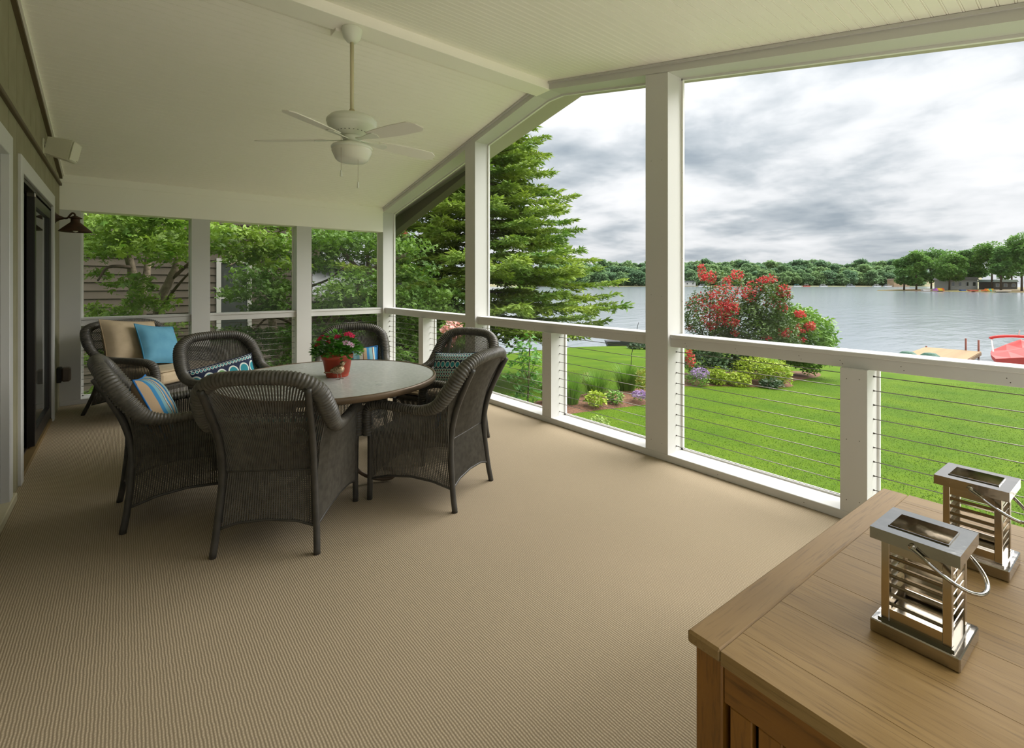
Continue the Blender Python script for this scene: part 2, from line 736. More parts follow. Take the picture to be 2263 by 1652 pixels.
LPOSTS = [(4.452, 4.651), (1.996, 2.187)]
for p in LPOSTS:
    lake_post(*p)
lake_post(YE, YEB)
lake_post(YNB, YN)
BAYS = [(4.651, YE), (2.187, 4.452), (YN, 1.996)]
SHORT = [(5.655, 5.779), (3.218, 3.339), (0.795, 0.919)]
MB().box(XL, XB + 0.01, YNB, YEB, 0.0, ZS, c=0.003).build('sill', PAINT, wr)
CABZ = [0.789 - 0.0772 * i for i in range(10)]
cable_src = None
for (ya, yb), (sa, sb) in zip(BAYS, SHORT):
    MB().box(3.107, 3.236, ya, yb, ZRB, ZRT - 0.024, c=0.002).build('rail', PAINT, wr)
    MB().box(3.0985, 3.245, ya, yb, ZRT - 0.025, ZRT, c=0.003).build('rail_cap', PAINT, wr)
    MB().box(XL, XB, sa, sb, ZS, ZRB + 0.001).build('short_post', PAINT, wr)
    for yy, sg in ((sa, -1), (sb, 1)):
        MB().box(XB - 0.016, XB + 0.004, min(yy, yy + sg * 0.012), max(yy, yy + sg * 0.012), ZS, ZRB).build('screen_bead', FRAME_W, wr)
    MB().box(XB - 0.016, XB + 0.008, ya, yb, ZS, ZS + 0.012).build('screen_bead', FRAME_W, wr)
    for z in CABZ:
        for a, b in ((ya, sa), (sb, yb)):
            mb = MB().tube([(3.177, a - 0.004, z), (3.177, b + 0.004, z)], 0.0024, 6)
            mb.build('cable', STEEL, wr, smooth=True)
    # insect screen of the bay
    ys = [ya] + ([YR0, YR1] if ya < YR0 < yb else []) + [yb]
    poly = [(ya, ZS), (yb, ZS)] + [(y, zceil(y) - 0.075) for y in reversed(ys)]
    mb = MB()
    mb.v = [(XB - 0.006, p[0], p[1]) for p in poly]
    mb.f = [tuple(range(len(poly)))]
    mb.build('insect_screen', SCREEN, wr)
# cable end fittings on the far corner post and the sides of every post
fit = MB().lathe([(0.0035, 0.0), (0.0048, 0.001), (0.0048, 0.003), (0.003, 0.008)], 8)
fsrc = None
for yy, sg in ((YE, -1), (4.651, 1), (4.452, -1), (2.187, 1), (1.996, -1), (5.655, -1), (5.779, 1), (3.218, -1), (3.339, 1), (0.795, -1), (0.919, 1)):
    for z in CABZ:
        M = Matrix.Translation((3.177, yy, z)) @ Matrix.Rotation(-PI / 2 * sg, 4, 'X')
        if yy == YE:
            M = M @ Matrix.Diagonal((1.6, 1.6, 2.2, 1))
        if fsrc is None:
            fsrc = fit.build('cable_fitting', SCREW, wr, smooth=True)
            fsrc.matrix_local = M
        else:
            inst(fsrc, 'cable_fitting', wr, M)
# screw heads on post faces, rails and screen beads
sc_mb = MB().lathe([(0.0022, 0.0), (0.0022, 0.0010), (0.0008, 0.0014)], 8)
ssrc = sc_mb.build('screw_head', SCREW, wr)
MX = Matrix.Rotation(-PI / 2, 4, 'Y')
spots = []
for (y0, y1) in LPOSTS:
    for z in (0.12, 1.2, 2.2):
        spots += [(XL, y0 + 0.05, z), (XL, y1 - 0.05, z + 0.01)]
for (y0, y1) in SHORT:
    for z in (0.12, 0.45, 0.78):
        spots += [(XL, y0 + 0.035, z), (XL, y1 - 0.03, z - 0.004)]
for y in (0.28, 0.66, 0.93, 1.14, 1.52, 1.88, 2.3, 2.9, 3.5, 4.1):
    spots += [(3.107, y, 0.868), (3.107, y - 0.012, 0.850)]
for y in (1.1, 1.62, 2.6, 3.0, 3.9, 4.9):
    spots += [(XL, y, 0.025)]
for k, p in enumerate(spots):
    M = Matrix.Translation(p) @ MX
    if k == 0:
        ssrc.matrix_local = M
    else:
        inst(ssrc, 'screw_head', wr, M)
MXS = Matrix.Rotation(-PI / 2, 4, 'Y')
for yb_ in (1.99, 2.194, 4.445, 4.658):
    for z in np.arange(0.2, 2.7, 0.32):
        inst(ssrc, 'screw_head', wr, Matrix.Translation((XB - 0.0162, yb_ - (0.003 if yb_ in (1.99, 4.445) else -0.003), float(z))) @ MXS)
# the dark wedge of eave beyond the far rake
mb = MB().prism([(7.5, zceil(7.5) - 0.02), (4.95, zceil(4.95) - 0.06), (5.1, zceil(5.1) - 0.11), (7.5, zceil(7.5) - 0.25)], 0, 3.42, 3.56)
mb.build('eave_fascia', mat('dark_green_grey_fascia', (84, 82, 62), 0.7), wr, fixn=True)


# ---- end walls (far one in view, near one behind the camera)
def end_wall(name, label, yi, yo, screens):
    w = struct(name, label)
    ya, yb = min(yi, yo), max(yi, yo)
    sg = 1 if yo > yi else -1
    MB().box(XH, XL, ya, yb, 2.07, zceil(yi) + 0.03, c=0.002).build('header_beam', PAINT_C, w)
    MB().box(XH, XL, min(yi - sg * 0.014, yi), max(yi - sg * 0.014, yi), 2.356, zceil(yi) + 0.003).build('crown_trim', PAINT_C, w)
    posts = [(XH, -0.354), (0.639, 0.829), (1.832, 2.025)]
    for x0, x1 in posts:
        MB().box(x0, x1, ya, yb, ZS, 2.0705).build('post', PAINT, w)
    MB().box(XH, XL, ya, yb, 0.0, ZS, c=0.003).build('sill', PAINT, w)
    ob = [(-0.354, 0.639), (0.829, 1.832), (2.025, XL)]
    for x0, x1 in ob:
        r0, r1 = yi + sg * 0.036, yi + sg * 0.165
        MB().box(x0, x1, min(r0, r1), max(r0, r1), ZRB, ZRT - 0.024, c=0.002).build('rail', PAINT, w)
        r0, r1 = yi + sg * 0.028, yi + sg * 0.174
        MB().box(x0, x1, min(r0, r1), max(r0, r1), ZRT - 0.025, ZRT, c=0.003).build('rail_cap', PAINT, w)
        yc = yi + sg * 0.107
        for z in CABZ:
            MB().tube([(x0 - 0.003, yc, z), (x1 + 0.003, yc, z)], 0.0024, 6).build('cable', STEEL, w, smooth=True)
        if screens:
            ys_ = yo - sg * 0.006
            mb = MB()
            mb.v = [(x0, ys_, ZS), (x1, ys_, ZS), (x1, ys_, 2.07), (x0, ys_, 2.07)]
            mb.f = [(0, 1, 2, 3)]
            mb.build('insect_screen', SCREEN, w)
            for xx in (x0, x1):
                s_ = 1 if xx == x0 else -1
                MB().box(min(xx, xx + s_ * 0.014), max(xx, xx + s_ * 0.014), yb - 0.016, yb + 0.004, ZS, 2.07).build('screen_bead', FRAME_W, w)
            MB().box(x0, x1, yb - 0.016, yb + 0.004, ZS, ZS + 0.012).build('screen_bead', FRAME_W, w)
    return w


end_wall('wall_back', 'far end wall of white posts and rails with three screened openings', YE, YEB, True)
end_wall('wall_front', 'near end wall of white posts and rails behind the viewer', YN, YNB, False)

# ---- house wall
wl = struct('wall_left', 'olive board siding of the house with a brown ledge')
D0, D1, DZ = 4.36, 6.31, 2.125                 # sliding door casing outer edges and top
E0, E1, EZ = 2.75, 4.03, 2.15                  # the next door
def wall_seg(y0, y1, z0, z1f):
    mb = MB()
    mb.prism([(y0, z0), (y1, z0), (y1, z1f(y1)), (y0, z1f(y0))], 0, XH - 0.20, XH - 0.022)
    mb.build('wall_backing', SIDING_D, wl, fixn=True)
zf = lambda y: zceil(y) + 0.02
wall_seg(D1 - 0.06, YEB, -0.1, zf)
wall_seg(E1 - 0.06, D0 + 0.06, -0.1, zf)
wall_seg(YNB, E0 + 0.06, -0.1, zf)
wall_seg(E0, E1, EZ - 0.06, zf) if False else None
mb = MB()
mb.prism([(E0 - 0.0, EZ - 0.06), (D1, DZ - 0.06), (D1, zf(D1)), (YR1, zf(YR1)), (YR0, zf(YR0)), (E0, zf(E0))], 0, XH - 0.20, XH - 0.022)
mb.build('wall_backing', SIDING_D, wl, fixn=True)
G = 0.284
yb0 = 4.034 - G * 16
bi = 0
for i in range(27):
    a, b = yb0 + i * G + 0.004, yb0 + (i + 1) * G - 0.004
    a, b = max(a, YNB), min(b, YE)
    if b - a < 0.02:
        continue
    # above the ledge
    for (u, v) in ([(a, b)]):
        MB().prism([(u, 2.42), (v, 2.42), (v, zceil(v)), (u, zceil(u))], 0, XH - 0.022, XH).build('siding_board', SIDING, wl, fixn=True)
    # between door tops and the ledge, or down to the floor
    def low(u, v, z0):
        MB().box(XH - 0.022, XH, u, v, z0, 2.325).build('siding_board', SIDING, wl)
    cuts = sorted({a, b, *[c for c in (D0 + 0.03, D1 - 0.03, E0 + 0.03, E1 - 0.03) if a < c < b]})
    for u, v in zip(cuts, cuts[1:]):
        mid = (u + v) / 2
        z0 = 0.0
        if D0 + 0.02 < mid < D1 - 0.02:
            z0 = DZ - 0.03
        elif E0 + 0.02 < mid < E1 - 0.02:
            z0 = EZ - 0.03
        low(u, v, z0)
MB().box(XH - 0.022, XH + 0.004, YNB, YE, 2.345, 2.421).build('band_board', SIDING, wl)
MB().box(XH - 0.022, XH + 0.022, YNB, YE, 2.318, 2.346, c=0.004).build('ledge_moulding', LEDGE, wl)
for ya, yb in ((YR1, YE), (YR0, YN)):
    sloped(wl, 'rake_trim_strip', PAINT_C, XH - 0.005, XH + 0.040, ya, yb, -0.004, 0.022)
    sloped(wl, 'rake_shadow_strip', LEDGE, XH - 0.005, XH + 0.026, ya, yb, 0.020, 0.050)

# ---- sliding glass door
d1 = struct('door_1', 'dark framed sliding glass door with white casing in the house wall')
MB().box(XH - 0.02, XH + 0.016, D0, D0 + 0.095, 0.0, DZ, c=0.003).build('casing', PAINT, d1)
MB().box(XH - 0.02, XH + 0.016, D1 - 0.095, D1, 0.0, DZ, c=0.003).build('casing', PAINT, d1)
MB().box(XH - 0.02, XH + 0.016, D0 + 0.095, D1 - 0.095, DZ - 0.11, DZ, c=0.003).build('casing', PAINT, d1)
fy0, fy1, fz = D0 + 0.095, D1 - 0.095, DZ - 0.11
for (a, b, c, d) in ((fy0, fy0 + 0.03, 0.0, fz), (fy1 - 0.03, fy1, 0.0, fz), (fy0 + 0.03, fy1 - 0.03, fz - 0.03, fz)):
    MB().box(XH - 0.16, XH - 0.002, a, b, c, d).build('jamb', DARKFRAME, d1)
MB().box(XH - 0.16, XH + 0.005, fy0 + 0.03, fy1 - 0.03, 0.0, 0.035).build('threshold', mat('worn_wood_threshold', (120, 98, 60), 0.6), d1)
MB().box(XH - 0.055, XH - 0.045, fy0 + 0.03, fy1 - 0.03, 0.035, 0.048).build('track', DARKFRAME, d1)
def leaf_door(nm, x0, x1, ya, yb, z0, z1, st):
    p = MB().box(x0, x1, ya, ya + st, z0, z1).box(x0, x1, yb - st, yb, z0, z1).box(x0, x1, ya + st, yb - st, z1 - st, z1).box(x0, x1, ya + st, yb - st, z0, z0 + st * 1.4).build(nm, DARKFRAME, d1)
    xm = (x0 + x1) / 2
    MB().box(xm - 0.004, xm + 0.004, ya + st, yb - st, z0 + st * 1.4, z1 - st).build('pane', PANE, p)
    return p
p = leaf_door('sliding_panel', XH - 0.048, XH - 0.004, 5.15, fy1 - 0.03, 0.05, fz - 0.05, 0.075)
MB().box(XH - 0.05, XH - 0.002, 5.149, 5.2, fz - 0.06, fz - 0.02, c=0.003).build('roller_bracket', CHROME_D, p)
leaf_door('fixed_panel', XH - 0.11, XH - 0.07, fy0 + 0.03, 5.25, 0.05, fz - 0.03, 0.06)
MB().box(XH - 0.205, XH - 0.195, fy0 - 0.05, fy1 + 0.05, 0.0, fz + 0.05).build('room_shade', mat('drawn_grey_curtain', (150, 148, 138), 0.9), d1)

d2 = struct('door_2', 'white cased doorway nearer along the house wall')
MB().box(XH - 0.02, XH + 0.02, E1 - 0.10, E1, 0.0, EZ, c=0.003).build('casing', PAINT, d2)
MB().box(XH - 0.02, XH + 0.02, E0, E0 + 0.10, 0.0, EZ, c=0.003).build('casing', PAINT, d2)
MB().box(XH - 0.02, XH + 0.02, E0 + 0.10, E1 - 0.10, EZ - 0.12, EZ, c=0.003).build('casing', PAINT, d2)
MB().box(XH - 0.14, XH - 0.02, E1 - 0.13, E1 - 0.10, 0.0, EZ - 0.12).build('jamb', PAINT, d2)
p = MB().box(XH - 0.10, XH - 0.05, E0 + 0.1, E1 - 0.13, 0.05, EZ - 0.12, c=0.002).build('door_leaf', PAINT, d2)
for z0, z1 in ((0.2, 0.95), (1.05, 1.9)):
    MB().box(XH - 0.052, XH - 0.042, E0 + 0.25, E1 - 0.28, z0, z1, c=0.004).build('door_panel', PANE, p)
MB().box(XH - 0.14, XH + 0.03, E0 - 0.03, E1 + 0.06, 0.0, 0.05, c=0.005).build('threshold', mat('pale_stone_threshold', (196, 188, 160), 0.6), d2)

# ---- small fixtures on the house wall
sp = thing('loudspeaker', 'small white box loudspeaker on a wall bracket above the glass door', 'speaker', (XH, 5.58, 2.43))
MB().box(0.0, 0.012, -0.05, 0.05, -0.07, 0.07, c=0.003).build('wall_plate', SPK, sp)
MB().tube([(0.01, 0, 0.0), (0.04, 0.0, 0.0)], 0.018, 10).build('swivel_arm', BLACKP, sp, smooth=True)
Ms = Matrix.Translation((0.125, 0.0, 0.0)) @ Matrix.Rotation(math.radians(-14), 4, 'Z') @ Matrix.Rotation(math.radians(12), 4, 'Y')
mb = MB()
w0, w1 = 0.060, 0.078
vs = [(-0.095, -w0, -0.070), (0.070, -w1, -0.088), (0.070, w1, -0.088), (-0.095, w0, -0.070), (-0.095, -w0, 0.070), (0.070, -w1, 0.088), (0.070, w1, 0.088), (-0.095, w0, 0.070)]
mb.add(vs, [(0, 3, 2, 1), (4, 5, 6, 7), (0, 1, 5, 4), (1, 2, 6, 5), (2, 3, 7, 6), (3, 0, 4, 7)], Ms)
mb.build('cabinet', SPK, sp)
g = MB().box(0.070, 0.092, -w1 + 0.005, w1 - 0.005, -0.083, 0.083, M=Ms, c=0.010).build('grille', mat('white_speaker_grille', (222, 218, 200), 0.6, bump=(900, 0.3, 0.001)), sp)
MB().box(0.0915, 0.0935, 0.030, 0.055, -0.070, -0.063, M=Ms).build('badge', CHROME_D, g)

# lamp
sc = thing('wall_sconce', 'rust brown barn style wall lamp on a curved arm beside the glass door', 'lamp', (XH, 6.40, 1.93))
MR = Matrix.Rotation(PI / 2, 4, 'Y')
MB().lathe([(0.062, 0.0), (0.062, 0.008), (0.045, 0.016), (0.024, 0.04), (0.012, 0.07)], 20, M=MR).build('back_plate', RUST, sc, smooth=True)
arm = catmull([(0.06, 0, 0.0), (0.095, -0.005, 0.002), (0.115, -0.01, 0.03), (0.132, -0.015, 0.052), (0.150, -0.02, 0.045), (0.156, -0.02, 0.01)], 6)
MB().tube(arm, 0.0085, 8).build('gooseneck_arm', RUST, sc, smooth=True)
MB().lathe([(0.008, 0.03), (0.055, 0.005), (0.05, 0.0), (0.03, -0.004)], 24, c=(0.156, -0.02, 0.0)).build('shade_cap', RUST, sc, smooth=True)
MB().lathe([(0.034, 0.0), (0.036, -0.035), (0.124, -0.122), (0.128, -0.131), (0.121, -0.128), (0.032, -0.04), (0.030, -0.002)], 32, c=(0.156, -0.02, 0.0), cap=False).build('shade', RUST, sc, smooth=True)
MB().lathe([(0.012, -0.04), (0.022, -0.07), (0.028, -0.10), (0.018, -0.128), (0.004, -0.134)], 14, c=(0.156, -0.02, 0.0)).build('bulb', BULB, sc, smooth=True)

ob = thing('outlet_box', 'grey weatherproof outlet box low on the house wall', 'outlet', (XH, 6.68, 0.365))
MB().box(0.0, 0.035, -0.055, 0.055, -0.075, 0.075, c=0.004).build('back_box', BLACKP, ob)
MB().box(0.035, 0.105, -0.05, 0.05, -0.07, 0.07, c=0.014).build('bubble_cover', mat('smoky_cover', (112, 98, 88), 0.3), ob)

# ================================================================ wicker chairs
def lerp(a, b, t):
    return a + (b - a) * t


def sample(poly, t):
    """point at parameter t in [0,1] by arc length along a polyline of Vectors"""
    d = [0.0]
    for a, b in zip(poly, poly[1:]):
        d.append(d[-1] + (b - a).length)
    s = max(0.0, min(1.0, t)) * d[-1]
    for i in range(len(poly) - 1):
        if s <= d[i + 1] or i == len(poly) - 2:
            return poly[i].lerp(poly[i + 1], (s - d[i]) / max(1e-9, d[i + 1] - d[i]))


def weave(Pf, lu, lv, pu=0.0106, pv=0.0080, ru=0.0041, sw=0.0028, nv=12, nu=26):
    mb = MB()
    nr = max(3, int(lu / pu))
    e = 1e-3
    for i in range(nr + 1):
        s = i / nr
        rings = []
        for k in range(nv + 1):
            v = k / nv
            p = Pf(s, v)
            ts = (Pf(min(1, s + e), v) - Pf(max(0, s - e), v)).normalized()
            tv = (Pf(s, min(1, v + e)) - Pf(s, max(0, v - e))).normalized()
            n = ts.cross(tv).normalized()
            rings.append((p + ts * ru, p + n * ru, p - ts * ru, p - n * ru))
        base = len(mb.v)
        for r in rings:
            mb.v += [tuple(q) for q in r]
        for k in range(nv):
            for j in range(4):
                a = base + k * 4 + j
                b = base + k * 4 + (j + 1) % 4
                mb.f.append((a, b, b + 4, a + 4))
    ns = max(3, int(lv / pv))
    for k in range(ns + 1):
        v = k / ns
        base = len(mb.v)
        for i in range(nu + 1):
            s = i / nu
            p = Pf(s, v)
            tv = (Pf(s, min(1, v + e)) - Pf(s, max(0, v - e))).normalized()
            mb.v += [tuple(p + tv * sw / 2), tuple(p - tv * sw / 2)]
        for i in range(nu):
            a = base + i * 2
            mb.f.append((a, a + 1, a + 3, a + 2))
    return mb


def q3(b, m, t, v):
    """quadratic through bottom (v=0), middle (v=.5), top (v=1)"""
    return b * (2 * (v - 0.5) * (v - 1)) + m * (-4 * v * (v - 1)) + t * (2 * v * (v - 0.5))


def make_wicker(name, label, half, rad, isplit, seam_z, seam, hem, legs_f, legs_b, seat, group):
    """half: rim path from the front of the right arm to the middle of the back (right side, x>0)"""
    t = thing(name, label, 'chair', group=group)
    fine = catmull(half, 10)
    radf = []
    for i in range(len(half) - 1):
        radf += [lerp(rad[i], rad[i + 1], k / 10) for k in range(10)]
    radf.append(rad[-1])
    full = fine + [Vector((-p.x, p.y, p.z)) for p in reversed(fine[:-1])]
    rfull = radf + list(reversed(radf[:-1]))
    d = [0.0]
    for a, b in zip(full, full[1:]):
        d.append(d[-1] + (b - a).length)
    n = int(d[-1] / 0.0042)
    pts, rr, j = [], [], 0
    for i in range(n + 1):
        s = d[-1] * i / n
        while j < len(d) - 2 and d[j + 1] < s:
            j += 1
        f = (s - d[j]) / max(1e-9, d[j + 1] - d[j])
        pts.append(full[j].lerp(full[j + 1], f))
        rr.append(lerp(rfull[j], rfull[j + 1], f) * (1.0 if (i // 2) % 2 == 0 else 0.88))
    MB().tube(pts, rr, 12).build('rolled_rim', WICKER, t, smooth=True)
    # side panels: between the hem and the arm
    fr = isplit * 10
    arm = fine[10:fr + 1]
    for sg in (1, -1):
        F = lambda p: Vector((p.x * sg, p.y, p.z))
        top = [F(p) for p in arm]
        hb = [F(Vector(p)) for p in hem['side']]
        sm = [F(Vector(p)) for p in seam['side']]
        fn = lambda s, v, hb=hb, sm=sm, top=top: q3(sample(hb, s), sample(sm, s), sample(top, s), v)
        weave(fn, 0.54, 0.50, nv=14).build('side_panel', WICKER, t, kind='stuff')
        # solid woven hem band and front stile
        hb2 = [p + Vector((0, 0, 0.0)) for p in hb]
        mb = MB()
        mb.tube(resample(hb2, 0.02), 0.007, 6)
        mb.build('hem_band', WICKER_D, t, smooth=True)
    back_top = [p + Vector((0, -0.024, 0.0)) for p in fine[fr:]]
    back_top = back_top + [Vector((-p.x, p.y, p.z)) for p in reversed(back_top[:-1])]
    bm_ = [Vector(p) for p in seam['back']]
    bmid = [Vector(p) for p in seam['mid']]
    fnb = lambda s, v: q3(sample(bm_, s), sample(bmid, s), sample(back_top, s), v)
    weave(fnb, 0.60, 0.52, nv=14, nu=30).build('backrest', WICKER, t, kind='stuff')
    hb_ = [Vector(p) for p in hem['back']]
    fns = lambda s, v: sample(hb_, s).lerp(sample(bm_, s), v)
    weave(fns, 0.44, 0.20, nv=4, pv=0.0070, sw=0.0046).build('back_skirt', WICKER, t, kind='stuff')
    MB().tube(resample(hb_, 0.02), 0.007, 6).build('hem_band', WICKER_D, t, smooth=True)
    MB().tube(resample(bm_, 0.02), 0.006, 6).build('seam_cord', WICKER_D, t, smooth=True)
    hf = [Vector(p) for p in hem['front']]
    sf = [Vector(p) for p in seam['front']]
    fnf = lambda s, v: sample(hf, s).lerp(sample(sf, s), v)
    weave(fnf, 0.54, 0.2, nv=4).build('front_skirt', WICKER, t, kind='stuff')
    for sg in (1, -1):
        for L in (legs_f, legs_b):
            MB().tube(catmull([(x * sg, y, z) for x, y, z in L], 5), 0.0165, 10).build('leg', WICKER_D, t, smooth=True)
    x0, x1, y0, y1, z0, z1 = seat
    mb = MB()
    mb.prism([(-x1, y1), (-x0, y0), (x0, y0), (x1, y1)], 2, z0, z1)
    mb.build('seat', WICKER_D, t, fixn=True)
    return t


HALF = [(0.296, 0.283, 0.390), (0.299, 0.288, 0.490), (0.303, 0.266, 0.560), (0.305, 0.17, 0.582), (0.302, 0.03, 0.574), (0.298, -0.09, 0.572),
        (0.294, -0.19, 0.602), (0.288, -0.265, 0.688), (0.262, -0.330, 0.792), (0.190, -0.368, 0.850), (0.095, -0.382, 0.866), (0.0, -0.386, 0.868)]
RAD = [0.034, 0.034, 0.031, 0.028, 0.027, 0.031, 0.039, 0.045, 0.044, 0.038, 0.036, 0.036]
HEM = dict(side=[(0.286, 0.272, 0.125), (0.280, 0.15, 0.158), (0.268, 0.0, 0.172), (0.252, -0.14, 0.158), (0.230, -0.256, 0.122)],
           back=[(0.230, -0.256, 0.122), (0.14, -0.252, 0.150), (0.0, -0.250, 0.160), (-0.14, -0.252, 0.150), (-0.230, -0.256, 0.122)],
           front=[(0.286, 0.272, 0.125), (0.15, 0.275, 0.158), (0.0, 0.276, 0.168), (-0.15, 0.275, 0.158), (-0.286, 0.272, 0.125)])
SEAM = dict(side=[(0.292, 0.272, 0.40), (0.288, 0.12, 0.40), (0.276, -0.04, 0.41), (0.258, -0.16, 0.42), (0.236, -0.232, 0.44)],
            back=[(0.214, -0.222, 0.385), (0.1, -0.226, 0.388), (0.0, -0.228, 0.388), (-0.1, -0.226, 0.388), (-0.214, -0.222, 0.385)],
            mid=[(0.262, -0.252, 0.60), (0.13, -0.290, 0.64), (0.0, -0.300, 0.645), (-0.13, -0.290, 0.64), (-0.262, -0.252, 0.60)],
            front=[(0.292, 0.272, 0.385), (0.15, 0.276, 0.385), (0.0, 0.278, 0.385), (-0.15, 0.276, 0.385), (-0.292, 0.272, 0.385)])
LEGF = [(0.287, 0.278, 0.0), (0.287, 0.275, 0.17), (0.292, 0.270, 0.42)]
LEGB = [(0.240, -0.280, 0.0), (0.230, -0.258, 0.14), (0.214, -0.240, 0.385), (0.216, -0.272, 0.56), (0.226, -0.342, 0.72), (0.234, -0.392, 0.815)]
SEATP = (0.205, 0.285, -0.222, 0.268, 0.372, 0.415)

CHG = 'wicker dining chairs around the round table'
chair1 = make_wicker('wicker_dining_chair', 'dark wicker armchair nearest the viewer, its back turned, hiding the table edge', HALF, RAD, 7, 0.385, SEAM, HEM, LEGF, LEGB, SEATP, CHG)
CH = {}


def place(o, x, y, fx, fy):
    o.location = (x, y, 0)
    o.rotation_euler = (0, 0, math.atan2(-fx, fy))
    return o


CH['c1'] = place(chair1, 0.683, 2.745, 0.565, 0.825)
for key, lab, x, y, fx, fy in (
        ('c2', 'dark wicker armchair in profile with its back to the house wall', 0.27, 3.45, 1.0, 0.03),
        ('c3', 'dark wicker armchair with its back to the lawn, standing clear in the foreground', 1.537, 2.675, -0.475, 0.88),
        ('c4', 'dark wicker armchair across the table facing the viewer, with teal circle pillow', 0.69, 4.24, 0.30, -0.955),
        ('c5', 'dark wicker armchair behind the potted flowers at the far corner', 1.60, 4.26, -0.40, -0.917),
        ('c6', 'dark wicker armchair by the railing holding a small dotted pillow', 2.04, 3.39, -0.93, -0.36)):
    c = copy_tree(chair1, None, lab)
    CH[key] = place(c, x, y, fx, fy)

LH = [(0.395, 0.420, 0.27), (0.400, 0.428, 0.42), (0.404, 0.40, 0.515), (0.410, 0.28, 0.553), (0.412, 0.08, 0.558), (0.410, -0.12, 0.562),
      (0.405, -0.27, 0.600), (0.398, -0.37, 0.700), (0.360, -0.450, 0.820), (0.250, -0.492, 0.868), (0.12, -0.507, 0.880), (0.0, -0.510, 0.882)]
LR = [0.040, 0.040, 0.040, 0.036, 0.032, 0.032, 0.036, 0.044, 0.044, 0.036, 0.030, 0.028]
LHEM = dict(side=[(0.385, 0.41, 0.11), (0.380, 0.2, 0.150), (0.372, 0.0, 0.165), (0.362, -0.2, 0.150), (0.345, -0.40, 0.10)],
            back=[(0.345, -0.40, 0.10), (0.2, -0.40, 0.14), (0.0, -0.40, 0.15), (-0.2, -0.40, 0.14), (-0.345, -0.40, 0.10)],
            front=[(0.385, 0.41, 0.11), (0.2, 0.42, 0.15), (0.0, 0.42, 0.16), (-0.2, 0.42, 0.15), (-0.385, 0.41, 0.11)])
LSEAM = dict(side=[(0.39, 0.415, 0.32), (0.388, 0.2, 0.33), (0.380, 0.0, 0.34), (0.37, -0.18, 0.36), (0.36, -0.33, 0.40)],
             back=[(0.335, -0.335, 0.30), (0.17, -0.34, 0.30), (0.0, -0.34, 0.30), (-0.17, -0.34, 0.30), (-0.335, -0.335, 0.30)],
             mid=[(0.36, -0.375, 0.55), (0.18, -0.41, 0.60), (0.0, -0.42, 0.605), (-0.18, -0.41, 0.60), (-0.36, -0.375, 0.55)],
             front=[(0.39, 0.42, 0.30), (0.2, 0.424, 0.30), (0.0, 0.424, 0.30), (-0.2, 0.424, 0.30), (-0.39, 0.42, 0.30)])
lounge = make_wicker('wicker_lounge_chair', 'deep dark wicker lounge chair in the far corner with tan cushions', LH, LR, 7, 0.30, LSEAM, LHEM,
                     [(0.385, 0.42, 0.0), (0.387, 0.416, 0.15), (0.392, 0.41, 0.32)],
                     [(0.372, -0.475, 0.0), (0.352, -0.415, 0.13), (0.340, -0.350, 0.30), (0.345, -0.370, 0.5), (0.358, -0.42, 0.68), (0.362, -0.448, 0.79)],
                     (0.33, 0.385, -0.335, 0.415, 0.26, 0.31), None)
place(lounge, 0.290, 6.178, 0.63, -0.776)
lounge.scale = (1.04, 1.0, 1.0)


# ================================================================ cushions and pillows
def circles_mat(name, big=True):
    m = mat(name, (34, 42, 74), 0.85)
    s = SN(m)
    v = s.coord('Object')
    x, y, z = s.xyz(v)[0:3]

    def ell(pu, pv, rx, rz, ox, oz, xx=x, zz=z):
        fx = s.m('MULTIPLY', s.m('SUBTRACT', s.m('FRACT', s.m('ADD', s.m('DIVIDE', xx, pu), ox)), 0.5), pu)
        if pv:
            fz = s.m('MULTIPLY', s.m('SUBTRACT', s.m('FRACT', s.m('ADD', s.m('DIVIDE', zz, pv), oz)), 0.5), pv)
        else:
            fz = s.m('SUBTRACT', zz, oz)
        a = s.m('DIVIDE', fx, rx)
        b = s.m('DIVIDE', fz, rz)
        return s.m('SQRT', s.m('ADD', s.m('MULTIPLY', a, a), s.m('MULTIPLY', b, b)))
    navy, white, teal, green = (26, 36, 66), (214, 222, 214), (38, 138, 150), (112, 160, 96)
    ds = ell(0.026, 0.028, 0.0115, 0.0125, 0.0, 0.25)
    c = s.mix(s.m('LESS_THAN', ds, 1.0), navy, white)
    c = s.mix(s.m('LESS_THAN', ds, 0.62), c, teal)
    bandlo, bandhi = (-0.055, 0.075) if big else (-0.02, 0.05)
    oz = (bandlo + bandhi) / 2
    hh = (bandhi - bandlo) / 2
    inb = s.m('MULTIPLY', s.m('GREATER_THAN', z, bandlo), s.m('LESS_THAN', z, bandhi))
    pu = 0.088 if big else 0.05
    db = ell(pu, 0, pu * 0.46, hh * 0.82, 0.0, oz)
    cell = s.m('FLOOR', s.m('DIVIDE', x, pu))
    isg = s.m('LESS_THAN', s.m('ABSOLUTE', s.m('SUBTRACT', cell, 0.0)), 0.5)
    fill = s.mix(isg, teal, green if big else teal)
    cb = s.mix(s.m('LESS_THAN', db, 1.0), navy, white)
    cb = s.mix(s.m('LESS_THAN', db, 0.78), cb, fill)
    c = s.mix(inb, c, cb)
    s.l(c, s.b.inputs['Base Color'])
    return m


